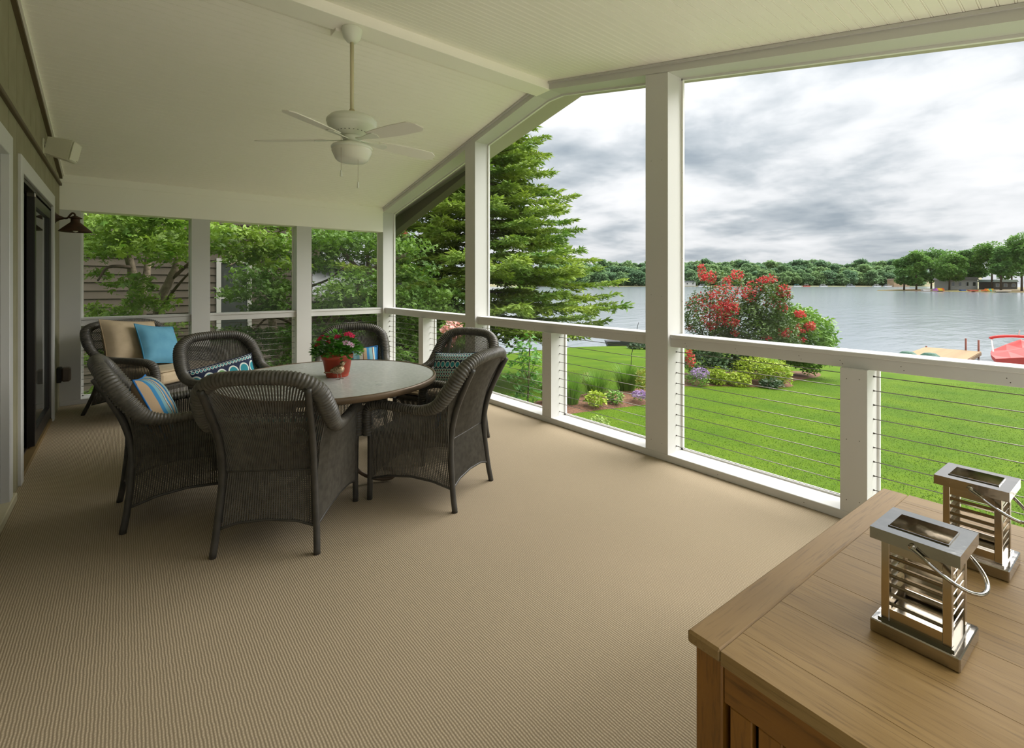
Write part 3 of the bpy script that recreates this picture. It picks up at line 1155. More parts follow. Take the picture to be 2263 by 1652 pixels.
def stripe_mat(name):
    m = mat(name, (200, 180, 150), 0.85)
    s = SN(m)
    v = s.coord('Object')
    x, y, z = s.xyz(v)[0:3]
    f = s.m('FRACT', s.m('ADD', s.m('DIVIDE', x, 0.30), 0.5))
    r = s.n('ShaderNodeValToRGB')
    cr_ = r.color_ramp
    cr_.interpolation = 'CONSTANT'
    cols = [(0.0, (52, 130, 180)), (0.07, (186, 160, 128)), (0.17, (110, 60, 46)), (0.19, (190, 186, 172)), (0.29, (110, 160, 170)), (0.38, (138, 182, 186)), (0.47, (34, 60, 100)), (0.49, (36, 104, 158)),
            (0.60, (196, 196, 180)), (0.63, (186, 160, 128)), (0.76, (52, 130, 180)), (0.84, (196, 196, 180)), (0.88, (110, 60, 46)), (0.90, (126, 170, 178))]
    cr_.elements[0].position, cr_.elements[0].color = 0.0, lin(cols[0][1])
    cr_.elements[1].position, cr_.elements[1].color = cols[1][0], lin(cols[1][1])
    for p, c in cols[2:]:
        e_ = cr_.elements.new(p)
        e_.color = lin(c)
    s.l(f, r.inputs[0])
    s.l(r.outputs[0], s.b.inputs['Base Color'])
    return m


CIRC = circles_mat('navy_fabric_with_teal_circles')
DOTS = circles_mat('navy_fabric_with_small_teal_dots', False)
STRI = stripe_mat('blue_and_beige_striped_fabric')


def pillow(name, label, cat, w, h, th, m, mp, M, group=None, pinch=0.06, n=18):
    """local x = width, z = height, y = thickness; origin at the centre"""
    mb = MB()
    def pt(u, v, sg):
        q = max(0.0, (1 - abs(u) ** 3.0) * (1 - abs(v) ** 3.0))
        t_ = th / 2 * q ** 0.55
        px = w / 2 * u * (1 - pinch * (1 - v * v))
        pz = h / 2 * v * (1 - pinch * (1 - u * u))
        wr_ = 0.004 * mnoise.noise(Vector((px * 14 + w * 9, sg * 3.0, pz * 14)))
        return (px, sg * (t_ + (wr_ if q > 0.05 else 0)), pz)
    for sg in (1, -1):
        base = len(mb.v)
        for i in range(n + 1):
            for j in range(n + 1):
                mb.v.append(pt(-1 + 2 * i / n, -1 + 2 * j / n, sg))
        for i in range(n):
            for j in range(n):
                a = base + i * (n + 1) + j
                q = (a, a + 1, a + n + 2, a + n + 1)
                mb.f.append(q if sg == 1 else q[::-1])
    root = thing(name, label, cat, group=group)
    root.matrix_world = M
    b = mb.build('cover', m, root, smooth=True)
    edge = []
    for k in range(4):
        for i in range(n):
            u = -1 + 2 * i / n
            edge.append(pt(*[(u, -1), (1, u), (-u, 1), (-1, -u)][k], 1))
    edge = [Vector((p[0], 0, p[2])) for p in edge]
    MB().tube(edge, 0.005, 6, closed=True).build('piping', mp, root, smooth=True)
    return root


def chairM(c):
    return Matrix.Translation(c.location) @ Matrix.Rotation(c.rotation_euler[2], 4, 'Z')


def on_chair(c, x, y, z, tilt, roll=0.0, yaw=0.0):
    return chairM(c) @ Matrix.Translation((x, y, z)) @ Matrix.Rotation(math.radians(yaw), 4, 'Z') @ Matrix.Rotation(math.radians(tilt), 4, 'X') @ Matrix.Rotation(math.radians(roll), 4, 'Y')


NAVYP = mat('navy_piping', (24, 32, 56), 0.85)
BLUP = mat('bright_blue_piping', (30, 110, 180), 0.85)
pillow('lumbar_pillow', 'navy lumbar pillow with a row of teal circles, facing the viewer across the table', 'pillow', 0.50, 0.235, 0.13, CIRC, NAVYP, on_chair(CH['c4'], 0.015, -0.165, 0.560, 14, 9))
pillow('lumbar_pillow', 'navy pillow with teal circles seen through the woven back of the nearest chair', 'pillow', 0.50, 0.235, 0.12, CIRC, NAVYP, on_chair(CH['c1'], 0.0, -0.155, 0.545, 14, 0))
pillow('lumbar_pillow', 'small dotted navy and teal pillow beside the railing', 'pillow', 0.44, 0.25, 0.13, DOTS, NAVYP, on_chair(CH['c6'], 0.0, -0.125, 0.590, 18, 4))
pillow('striped_pillow', 'blue and beige striped pillow behind the flower pot', 'pillow', 0.46, 0.25, 0.13, STRI, BLUP, on_chair(CH['c5'], 0.0, -0.165, 0.560, 16, 5))
pillow('striped_pillow', 'blue and beige striped pillow seen edge-on in the chair by the house wall', 'pillow', 0.42, 0.36, 0.16, STRI, BLUP, on_chair(CH['c2'], 0.03, -0.13, 0.600, 24, -6, -8))
pillow('striped_pillow', 'striped pillow glimpsed inside the chair with its back to the lawn', 'pillow', 0.44, 0.24, 0.13, STRI, BLUP, on_chair(CH['c3'], 0.02, -0.145, 0.550, 16, 0))
pillow('back_cushion', 'plump tan back cushion of the corner lounge chair', 'cushion', 0.56, 0.50, 0.25, TAN, TAN_P, on_chair(lounge, 0.09, -0.235, 0.675, 22, -7), pinch=0.05)
pillow('throw_pillow', 'plain sky blue throw pillow leaning on the tan cushion', 'pillow', 0.45, 0.44, 0.15, BLUE, BLUE_P, on_chair(lounge, -0.03, -0.03, 0.655, 26, -10, 6), pinch=0.07)


def seat_cushion(label, c, w0, w1, y0, y1, z0, z1):
    mb = MB()
    mb.cbox(-1, 1, y0, y1, z0, z1, 0.028)
    vs = []
    for (x, y, z) in mb.v:
        t_ = (y - y0) / (y1 - y0)
        sg = 1 if x > 0 else -1
        vs.append((sg * (lerp(w0, w1, t_) - (1 - abs(x))), y, z))
    mb.v = vs
    root = thing('seat_cushion', label, 'cushion')
    root.matrix_world = chairM(c)
    b = mb.build('cover', TAN, root)
    b.modifiers.new('bevel', 'BEVEL').width = 0.012
    ring = [(-w0 + 0.02, y0 + 0.01, z1 - 0.012), (w0 - 0.02, y0 + 0.01, z1 - 0.012), (w1 - 0.02, y1 - 0.008, z1 - 0.012), (-w1 + 0.02, y1 - 0.008, z1 - 0.012)]
    MB().tube(ring, 0.004, 6, closed=True).build('piping', TAN_P, root, smooth=True)


seat_cushion('thick tan seat cushion on the corner lounge chair', lounge, 0.33, 0.355, -0.30, 0.405, 0.312, 0.45)
seat_cushion('thin tan seat pad on the chair by the railing', CH['c6'], 0.205, 0.262, -0.20, 0.262, 0.416, 0.468)

# ================================================================ round table
TX, TY, TZ, TR = 1.034, 3.110, 0.702, 0.660
tb = thing('round_dining_table', 'round patio table with grey glass top and bronze rim', 'table', (TX, TY, 0))
def glass_top():
    m = mat('grey_patterned_glass', (170, 172, 170), 0.16)
    s = SN(m)
    v = s.coord('Object')
    vo = s.n('ShaderNodeTexVoronoi')
    vo.inputs['Scale'].default_value = 46.0
    s.l(v, vo.inputs['Vector'])
    n_ = s.noise(v, 5.0, 4.0)
    c = s.mix(vo.outputs['Distance'], (158, 163, 163), (194, 197, 195))
    c = s.mix(s.m('MULTIPLY', n_, 0.5), c, (192, 191, 186))
    s.l(c, s.b.inputs['Base Color'])
    r = s.m('ADD', 0.20, s.m('MULTIPLY', n_, 0.22))
    s.l(r, s.b.inputs['Roughness'])
    bp = s.n('ShaderNodeBump')
    bp.inputs['Strength'].default_value = 0.12
    bp.inputs['Distance'].default_value = 0.002
    s.l(vo.outputs['Distance'], bp.inputs['Height'])
    s.l(bp.outputs[0], s.b.inputs['Normal'])
    return m
BRZ = mat('bronze_table_metal', (112, 94, 74), 0.4, 0.35, var=((98, 82, 64), 8, 2))
MB().lathe([(TR - 0.02, TZ - 0.007), (TR - 0.012, TZ - 0.003), (TR - 0.014, TZ)], 96).build('glass_top', glass_top(), tb, smooth=False)
MB().lathe([(TR - 0.016, TZ - 0.012), (TR - 0.016, TZ + 0.003), (TR - 0.006, TZ + 0.004), (TR, TZ - 0.003), (TR - 0.002, TZ - 0.030), (TR - 0.022, TZ - 0.034), (TR - 0.022, TZ - 0.012)], 96, cap=False).build('rim', BRZ, tb, smooth=True)
MB().tube([(0.40 * math.cos(a), 0.40 * math.sin(a), TZ - 0.03) for a in np.linspace(0, 2 * PI, 48, endpoint=False)], 0.012, 8, closed=True).build('support_ring', BRZ, tb, smooth=True)
for k in range(4):
    a = PI / 4 + k * PI / 2 + 0.35
    ca, sa = math.cos(a), math.sin(a)
    pr = [(0.42, TZ - 0.03), (0.34, 0.60), (0.20, 0.46), (0.11, 0.34), (0.10, 0.22), (0.15, 0.10), (0.24, 0.035), (0.34, 0.016), (0.385, 0.030), (0.375, 0.070), (0.32, 0.085)]
    MB().tube(catmull([(r * ca, r * sa, z) for r, z in pr], 6), 0.013, 10).build('leg', BRZ, tb, smooth=True)
MB().lathe([(0.112, 0.0), (0.112, 0.02)], 24, c=(0, 0, 0.27), cap=True).build('collar', BRZ, tb)

# flower pot
PX, PY = 1.066, 3.095
PZ = TZ + 0.0005
pot = thing('potted_flowers', 'red clay-coloured pot of pink and white flowers on the round table', 'potted plant', (PX, PY, PZ))
MB().lathe([(0.066, 0.0), (0.069, 0.006), (0.070, 0.020), (0.074, 0.022), (0.088, 0.112), (0.096, 0.113), (0.099, 0.142), (0.094, 0.143), (0.086, 0.125)], 40).build('pot', TERRA, pot, smooth=True)
MB().lathe([(0.082, 0.118), (0.084, 0.124)], 24).build('soil', SOIL, pot)
LEAFG = mat('glossy_flower_leaf', (88, 150, 46), 0.4, var=((50, 104, 28), 9, 2), trans=0.2)
lv, lf = [], []
r_ = random.Random(4)
for i in range(620):
    a = r_.uniform(0, 2 * PI)
    rr = 0.138 * math.sqrt(r_.random())
    z = 0.125 + 0.165 * (1 - (rr / 0.16) ** 2) * r_.uniform(0.1, 1.0)
    c = Vector((rr * math.cos(a), rr * math.sin(a), z))
    dr = Vector((math.cos(a + r_.uniform(-.8, .8)), math.sin(a + r_.uniform(-.8, .8)), r_.uniform(-0.3, 0.7))).normalized()
    L = r_.uniform(0.034, 0.054)
    sd = dr.cross(Vector((r_.uniform(-.4, .4), r_.uniform(-.4, .4), 1))).normalized() * L * 0.27
    b = len(lv)
    up = sd.cross(dr).normalized() * L * 0.1
    lv += [tuple(c), tuple(c + dr * L * 0.45 + sd + up), tuple(c + dr * L), tuple(c + dr * L * 0.45 - sd + up)]
    lf.append((b, b + 1, b + 2, b + 3))
np_mesh('foliage', lv, lf, LEAFG, pot, kind='stuff')
PINK = mat('magenta_petal', (222, 26, 92), 0.55, var=((200, 20, 70), 40, 2), trans=0.25)
PALE = mat('pale_pink_petal', (226, 170, 208), 0.55, var=((236, 200, 222), 40, 2), trans=0.25)
EYE = mat('flower_eye', (214, 60, 130), 0.6)
def bloom(c, nrm, size, m, nm, lab=None):
    nrm = Vector(nrm).normalized()
    t1 = nrm.orthogonal().normalized()
    t2 = nrm.cross(t1)
    c = Vector(c)
    mb = MB()
    for k in range(5):
        a = 2 * PI * k / 5 + 0.3
        d_ = t1 * math.cos(a) + t2 * math.sin(a)
        s_ = nrm.cross(d_)
        q = [c, c + d_ * size * 0.45 + s_ * size * 0.36 + nrm * size * .06, c + d_ * size * 0.9 + s_ * size * 0.34, c + d_ * size * 1.0 - s_ * size * .02 - nrm * size * .05, c + d_ * size * 0.9 - s_ * size * 0.34, c + d_ * size * 0.45 - s_ * size * 0.36 + nrm * size * .06]
        mb.add(q, [(0, 1, 2, 3), (0, 3, 4, 5)])
    o_ = mb.build(nm, m, pot)
    MB().blob(c + nrm * size * 0.06, (size * .14,) * 3, 1, 0).build('eye', EYE, o_)
    MB().tube([c, c - nrm * size * 0.6 - Vector((0, 0, size * 1.2))], 0.0016, 5).build('stem', LEAFG, o_)
CR = Vector((0.777, -0.629, 0))
CFW = Vector((-0.629, -0.777, 0))
for (u, z, dp, s_, m, nm) in ((-0.112, 0.235, 0.02, 0.024, PINK, 'bloom'), (-0.092, 0.252, 0.03, 0.026, PINK, 'bloom'), (-0.070, 0.245, 0.0, 0.024, PINK, 'bloom'), (-0.118, 0.205, 0.05, 0.022, PINK, 'bloom'),
                               (-0.098, 0.210, 0.06, 0.022, PINK, 'bloom'), (-0.030, 0.228, 0.07, 0.024, PINK, 'bloom'), (-0.005, 0.252, 0.0, 0.024, PINK, 'bloom'), (0.018, 0.256, 0.0, 0.022, PINK, 'bloom'),
                               (0.058, 0.268, 0.0, 0.024, PINK, 'bloom'), (0.082, 0.272, 0.02, 0.026, PINK, 'bloom'), (0.105, 0.262, 0.03, 0.024, PINK, 'bloom'), (0.078, 0.222, 0.06, 0.030, PALE, 'bloom'), (0.108, 0.206, 0.05, 0.026, PALE, 'bloom')):
    c = CR * u + CFW * dp + Vector((0, 0, z))
    bloom(c, CFW * 0.6 + Vector((0, 0, 0.8)) + CR * u * 4, s_ * 0.84, m, nm)

# bird figurine
bd = thing('bird_figurine', 'small gold metal bird figurine standing in front of the flower pot', 'figurine', (PX - 0.030, PY - 0.112, PZ))
bd.rotation_euler = (0, 0, math.atan2(-0.629, 0.777))
BIRD = mat('antique_gold_metal', (214, 190, 158), 0.3, 0.85, var=((130, 104, 76), 90, 3), bump=(160, 0.8, 0.006))
mb = MB()
mb.blob((0.0, 0, 0.062), (0.036, 0.026, 0.028), 3, 0.03, 6)
for v_i, p in enumerate(mb.v):
    if p[0] < 0:
        mb.v[v_i] = (p[0] * 1.5, p[1] * (1 + p[0] * 8), 0.062 + (p[2] - 0.062) * (1 + p[0] * 8) + p[0] * 0.30)
mb.build('body', BIRD, bd, smooth=True)
MB().blob((0.022, 0, 0.098), (0.017, 0.016, 0.017), 2, 0.02, 4).build('head', BIRD, bd, smooth=True)
MB().lathe([(0.006, 0), (0.0005, 0.018)], 8, M=Matrix.Translation((0.034, 0, 0.102)) @ Matrix.Rotation(math.radians(62), 4, 'Y')).build('beak', BIRD, bd)
MB().prism([(-0.045, -0.008), (-0.088, -0.012), (-0.088, 0.012), (-0.045, 0.008)], 2, 0.040, 0.046).build('tail', BIRD, bd)
for sg in (1, -1):
    lg = MB().tube([(0.002 + sg * 0.006, 0.012 * sg, 0.040), (0.006 + sg * 0.006, 0.012 * sg, 0.002)], 0.0018, 6).build('leg', CHROME_D, bd)
    MB().tube([(-0.008 + sg * 0.006, 0.012 * sg, 0.0015), (0.020 + sg * 0.006, 0.014 * sg, 0.0015)], 0.0014, 5).tube([(0.006 + sg * .006, 0.012 * sg, 0.0015), (0.016 + sg * .006, 0.012 * sg + 0.01, 0.0015)], 0.0013, 5).build('foot', CHROME_D, lg)

# ================================================================ ceiling fan
FX, FY = 1.255, 3.345
fan = thing('ceiling_fan', 'white five-blade ceiling fan hanging from the ridge on a long rod', 'fan', (FX, FY, 0))
MB().lathe([(0.068, 3.092), (0.070, 3.082), (0.069, 3.062), (0.058, 3.025), (0.036, 2.998), (0.022, 2.992)], 32).build('canopy', FANW, fan, smooth=True)
MB().tube([(0, 0, 3.0), (0, 0, 2.47)], 0.0135, 12).build('downrod', FANROD, fan, smooth=True)
MB().lathe([(0.018, 2.52), (0.022, 2.49), (0.030, 2.478)], 20).build('rod_collar', FANROD, fan, smooth=True)
MB().lathe([(0.03, 2.482), (0.09, 2.478), (0.150, 2.462), (0.170, 2.440), (0.172, 2.425), (0.166, 2.418), (0.168, 2.412), (0.160, 2.392), (0.120, 2.358), (0.075, 2.345), (0.06, 2.335)], 48).build('motor_housing', FANW, fan, smooth=True)
for k in range(24):
    a = 2 * PI * k / 24
    M = Matrix.Rotation(a, 4, 'Z')
    MB().box(0.104, 0.140, -0.004, 0.004, -0.001, 0.001, M=M @ Matrix.Translation((0, 0, 2.3645)) @ Matrix.Translation((0.122, 0, 0)) @ Matrix.Rotation(math.radians(-37), 4, 'Y') @ Matrix.Translation((-0.122, 0, 0))).build('vent_slot', BLACKP, fan)
MB().lathe([(0.062, 2.335), (0.066, 2.318), (0.058, 2.300), (0.056, 2.284)], 32).build('switch_housing', FANW, fan, smooth=True)
MB().lathe([(0.06, 2.290), (0.132, 2.262), (0.140, 2.252), (0.140, 2.242), (0.132, 2.236)], 40).build('light_fitter', FANW, fan, smooth=True)
MB().lathe([(0.134, 2.240), (0.136, 2.222), (0.112, 2.170), (0.098, 2.156), (0.06, 2.148), (0.0, 2.146)], 40, cap=False).build('light_bowl', BULB, fan, smooth=True)
for ang in (144, 216, 288, 0, 72):
    R_ = Matrix.Rotation(math.radians(ang), 4, 'Z')
    P_ = R_ @ Matrix.Translation((0, 0, 2.312)) @ Matrix.Rotation(math.radians(-12), 4, 'X') @ Matrix.Rotation(math.radians(2.0), 4, 'Y')
    out = [(0.19, -0.046), (0.30, -0.060), (0.45, -0.070), (0.60, -0.068), (0.645, -0.030), (0.66, 0.030), (0.625, 0.060), (0.45, 0.064), (0.30, 0.056), (0.19, 0.044)]
    b = MB().prism(out, 2, -0.003, 0.003, M=P_).build('blade', FANB, fan, fixn=True)
    br = [(0.05, -0.018), (0.12, -0.014), (0.19, -0.030), (0.245, -0.034), (0.262, 0.0), (0.245, 0.034), (0.19, 0.030), (0.12, 0.014), (0.05, 0.018)]
    MB().prism(br, 2, -0.009, -0.003, M=P_).build('bracket', FANW, b, fixn=True)
for (u, ztop, zb) in ((-0.03, 2.30, 2.02), (0.062, 2.24, 1.955)):
    c = CR * u + CFW * (0.13 if u < 0 else 0.06)
    ch = MB().tube([(c.x, c.y, ztop), (c.x, c.y, zb + 0.045)], 0.0014, 5).build('pull_chain', CHROME_D, fan)
    MB().lathe([(0.003, 0.045), (0.006, 0.040), (0.0055, 0.030), (0.009, 0.004), (0.006, 0.0)], 12, c=(c.x, c.y, zb)).build('pull_knob', FANW, ch, smooth=True)

# ================================================================ teak cabinet and lanterns
CZ = 0.62
cb = thing('teak_storage_chest', 'low teak chest with plank top and slatted side in the near corner', 'chest', (0.872, 0.505, 0.0), math.radians(-2.7))
CW, CD = 1.09, 0.735                        # along x, toward -y
p = MB().box(-0.012, CW, -0.058, 0.012, CZ - 0.026, CZ, c=0.005).build('end_board', TEAK_X, cb)
npl = 14
pw = (CW + 0.012) / npl
for i in range(npl):
    MB().box(-0.012 + i * pw + 0.0001, -0.012 + (i + 1) * pw - 0.0001, -CD + 0.06, -0.0588, CZ - 0.026, CZ - (0.0 if i % 2 else 0.0003), c=0.0003).build('top_plank', TEAK_T, cb)
MB().box(-0.012, CW, -CD - 0.012, -CD + 0.0592, CZ - 0.026, CZ, c=0.005).build('end_board', TEAK_X, cb)
for (x0, y0) in ((0.0, -0.055), (CW - 0.065, -0.055), (0.0, -CD), (CW - 0.065, -CD)):
    MB().box(x0, x0 + 0.055, y0, y0 + 0.055, 0.0, CZ - 0.0262, c=0.003).build('leg', TEAK_S, cb)
MB().box(0.004, 0.034, -CD + 0.055, -0.0555, CZ - 0.105, CZ - 0.027, c=0.002).build('side_rail', TEAK_H, cb)
MB().box(0.004, 0.034, -CD + 0.055, -0.0555, 0.07, 0.13, c=0.002).build('side_rail', TEAK_H, cb)
nsl = 12
span = CD - 0.111
for i in range(nsl):
    y0 = -0.0555 - 0.011 - i * span / nsl
    MB().box(0.006, 0.024, y0 - span / nsl + 0.011, y0, 0.131, CZ - 0.106, c=0.002).build('side_slat', TEAK_S, cb)
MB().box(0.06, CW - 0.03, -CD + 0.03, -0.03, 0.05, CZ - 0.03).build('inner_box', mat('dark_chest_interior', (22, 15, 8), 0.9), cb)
MB().box(0.056, CW - 0.066, -0.045, -0.02, CZ - 0.105, CZ - 0.027, c=0.002).build('end_rail', TEAK_X, cb)
for i in range(16):
    x0 = 0.06 + i * (CW - 0.13) / 16
    MB().box(x0, x0 + (CW - 0.13) / 16 - 0.008, -0.04, -0.024, 0.10, CZ - 0.106, c=0.002).build('end_slat', TEAK_S, cb)


def lantern(label, x, y, rz):
    """(x, y) is the corner nearest the viewer's left on the chest top; extends +x and +y"""
    W, D, Hh = 0.135, 0.132, 0.204
    L = thing('steel_lantern', label, 'lantern', (x, y, CZ + 0.0005), rz, 'square steel lanterns on the teak chest')
    # base tray
    b = MB()
    b.box(0, W, 0, D, 0.0, 0.026, c=0.002).build('base', CHROME, L)
    i0, i1, j0, j1 = 0.014, W - 0.014, 0.014, D - 0.014
    MB().box(i0 - 0.004, i1 + 0.004, j0 - 0.004, j1 + 0.004, 0.026, 0.030).build('base_lip', CHROME, L)
    pw_ = 0.013
    for (a, c) in ((i0, j0), (i1 - pw_, j0), (i0, j1 - pw_), (i1 - pw_, j1 - pw_)):
        MB().box(a, a + pw_, c, c + pw_, 0.030, Hh - 0.02, c=0.001).build('corner_post', CHROME_D, L)
    zs = np.linspace(0.060, 0.150, 6)
    for z in zs:
        for k in range(4):
            if k in (0, 1):
                xx = i0 + 0.004 if k == 0 else i1 - 0.004
                M = Matrix.Translation((xx, (j0 + j1) / 2, z)) @ Matrix.Rotation(math.radians(-28 if k == 0 else 28), 4, 'Y')
                MB().box(-0.0007, 0.0007, -(j1 - j0) / 2 + pw_, (j1 - j0) / 2 - pw_, -0.0045, 0.0045, M=M).build('slat', CHROME_D, L)
            else:
                yy = j0 + 0.004 if k == 2 else j1 - 0.004
                M = Matrix.Translation(((i0 + i1) / 2, yy, z)) @ Matrix.Rotation(math.radians(28 if k == 2 else -28), 4, 'X')
                MB().box(-(i1 - i0) / 2 + pw_, (i1 - i0) / 2 - pw_, -0.0007, 0.0007, -0.0045, 0.0045, M=M).build('slat', CHROME_D, L)
    for (z0, z1) in ((0.030, 0.050), (0.160, Hh - 0.02)):
        for (a, b_, c, d) in ((i0 + 0.002, i0 + 0.005, j0 + pw_, j1 - pw_), (i1 - 0.005, i1 - 0.002, j0 + pw_, j1 - pw_), (i0 + pw_, i1 - pw_, j0 + 0.002, j0 + 0.005), (i0 + pw_, i1 - pw_, j1 - 0.005, j1 - 0.002)):
            MB().box(a, b_, c, d, z0, z1).build('side_plate', CHROME_D, L)
    # top frame with a rectangular opening
    o0, o1, q0, q1 = 0.029, W - 0.029, 0.021, D - 0.021
    zt0, zt1 = Hh - 0.022, Hh
    for (a, b_, c, d) in ((0, o0, 0, D), (o1, W, 0, D), (o0, o1, 0, q0), (o0, o1, q1, D)):
        MB().box(a, b_, c, d, zt0, zt1).build('top_frame', CHROME, L)
    for (a, b_, c, d) in ((o0, o0 + 0.0015, q0, q1), (o1 - 0.0015, o1, q0, q1), (o0 + 0.0015, o1 - 0.0015, q0, q0 + 0.0015), (o0 + 0.0015, o1 - 0.0015, q1 - 0.0015, q1)):
        MB().box(a, b_, c, d, zt0 - 0.004, zt1 + 0.002).build('opening_lip', CHROME, L)
    MB().box(o0, o1, q0, q1, 0.032, 0.034).build('tray', CHROME_D, L)
    # bail handle hinged on the two faces, hanging over the viewer-side end
    yc_, zc2 = D / 2, Hh - 0.012
    hp = []
    for k in range(25):
        t_ = k / 24
        a = PI * t_
        xx = W / 2 - (W / 2 + 0.006) * math.cos(a)
        ex = math.sin(a) ** 0.6
        hp.append((xx, yc_ - ex * 0.088 , zc2 - ex * 0.062))
    hd = MB().tube(hp, 0.0038, 8).build('handle', CHROME, L, smooth=True)
    for sx in (-0.0055, W + 0.0005):
        MB().lathe([(0.006, 0.0), (0.006, 0.003), (0.003, 0.005)], 14, M=Matrix.Translation((sx + (0.005 if sx < 0 else 0), yc_, zc2)) @ Matrix.Rotation(-PI / 2 if sx < 0 else PI / 2, 4, 'Y')).build('rivet', CHROME_D, hd)
    return L


lantern('polished steel lantern nearer the viewer on the teak chest', 1.129, 0.158, math.radians(-3))
lantern('polished steel lantern cut by the picture edge, behind the other one', 1.558, 0.136, math.radians(-3))

# ================================================================ the grounds
CAM = Vector((0, 0, 1.30))
_c, _s = math.cos(0.6806), math.sin(0.6806)


def at(px, py, f):
    """place of a thing seen at that spot of the photograph, f metres ahead"""
    a, b = (px - 1131.5) / 1061.2 * f, -(py - 624.36) / 1061.2 * f
    return Vector((_c * a + _s * f, -_s * a + _c * f, 1.30 + b))


SHORE = [(-60, 70), (-30, 48), (-10, 34), (2, 26), (10, 22), (15.6, 20.6), (21.3, 20.3), (24.4, 18.3), (27.2, 13.0), (29.0, 8.8), (29.6, 5.0), (30, 0), (31, -12), (34, -40), (20, -80), (-30, -90), (-90, -60), (-110, 0), (-90, 60)]
_sh = sorted(((math.atan2(y - 3, x - 3), math.hypot(x - 3, y - 3)) for x, y in SHORE))
_sa = np.array([a for a, r in _sh])
_sr = np.array([r for a, r in _sh])
_sa2 = np.concatenate([_sa[-1:] - 2 * PI, _sa, _sa[:1] + 2 * PI])
_sr2 = np.concatenate([_sr[-1:], _sr, _sr[:1]])
LAKE_Z = -2.75


def shore_r(th):
    return float(np.interp(th, _sa2, _sr2))


def ground(x, y):
    th = math.atan2(y - 3, x - 3)
    r = math.hypot(x - 3, y - 3)
    R = shore_r(th)
    if r <= R:
        return -0.62 - 1.98 * (r / R) ** 1.05
    return -2.60 - min(1.5, (r - R) * 0.6)


def lawn_mat():
    m = mat('bright_lawn', (104, 146, 22), 0.9)
    s = SN(m)
    v = s.coord('Object')
    a = s.noise(v, 0.9, 4.0)
    b = s.noise(v, 9.0, 5.0, 0.7)
    c = s.mix(s.m('MULTIPLY', s.m('SUBTRACT', a, 0.3), 2.4, clamp=True), (63, 93, 4), (86, 110, 10))
    c = s.mix(s.m('MULTIPLY', s.m('SUBTRACT', b, 0.45), 2.2, clamp=True), c, (52, 81, 4))
    s.l(c, s.b.inputs['Base Color'])
    bp = s.n('ShaderNodeBump')
    bp.inputs['Strength'].default_value = 0.5
    bp.inputs['Distance'].default_value = 0.03
    s.l(s.noise(v, 38.0, 4.0, 0.7), bp.inputs['Height'])
    s.l(bp.outputs[0], s.b.inputs['Normal'])
    s.b.inputs['Specular IOR Level'].default_value = 0.1
    return m


LAWN = lawn_mat()
V, F = [], []
NA, NR = 160, 44
for i in range(NA):
    th = -PI + 2 * PI * i / NA
    R = shore_r(th)
    for k in range(NR + 4):
        r = R * (k / NR) if k <= NR else R + (k - NR) * 1.2
        x, y = 3 + r * math.cos(th), 3 + r * math.sin(th)
        V.append((x, y, ground(x, y) - (0.35 if (k < 3 and False) else 0.0)))
for i in range(NA):
    i2 = (i + 1) % NA
    for k in range(NR + 3):
        F.append((i * (NR + 4) + k, i2 * (NR + 4) + k, i2 * (NR + 4) + k + 1, i * (NR + 4) + k + 1))
g_o = np_mesh('ground', V, F, LAWN, smooth=True)
tag(g_o, 'bright green mown lawn sloping to the lake', 'lawn', kind='structure')

# blades standing on the lawn in view
n = 150000
fv = 3.6 + 11.5 * rng.random(n) ** 1.25
pxs = rng.uniform(1100, 2330, n)
a = (pxs - 1131.5) / 1061.2 * fv
gx, gy = _c * a + _s * fv, -_s * a + _c * fv
keep = gx > 3.45
gx, gy = gx[keep], gy[keep]
gz = np.array([ground(x, y) for x, y in zip(gx, gy)])
n = len(gx)
ang = rng.uniform(0, 2 * PI, n)
hh = rng.uniform(0.008, 0.022, n)
wd = rng.uniform(0.003, 0.006, n)
lean = rng.uniform(-0.025, 0.025, (n, 2))
B = np.stack([gx, gy, gz - 0.005], 1)
dx = np.stack([np.cos(ang) * wd, np.sin(ang) * wd, np.zeros(n)], 1)
Tp = B + np.stack([lean[:, 0], lean[:, 1], hh], 1)
V = np.stack([B - dx, B + dx, Tp], 1).reshape(-1, 3)
F = np.arange(3 * n).reshape(-1, 3)
GRASSB = mat('grass_blades', (82, 112, 9), 0.8, var=((66, 97, 6), 1.2, 3), trans=0.3)
o = np_mesh('grass', V, F, GRASSB)
tag(o, 'short grass blades of the lawn beside the porch', 'grass', kind='stuff')

# added patio slab, out of view, to bounce light onto the porch ceiling
V, F = [], []
for i in range(13):
    for k in range(13):
        x, y = -3.0 + i * 0.9, -0.75 - k * 0.75
        V.append((x, y, ground(x, y) + 0.03))
for i in range(12):
    for k in range(12):
        F.append((i * 13 + k, i * 13 + k + 1, (i + 1) * 13 + k + 1, (i + 1) * 13 + k))
o = np_mesh('patio', V, F, mat('pale_bounce_slab', (224, 218, 206), 0.8, var=((206, 200, 188), 1.5, 4)), smooth=True)
tag(o, 'added pale patio out of view, bouncing light up to the porch ceiling', 'patio', kind='structure')

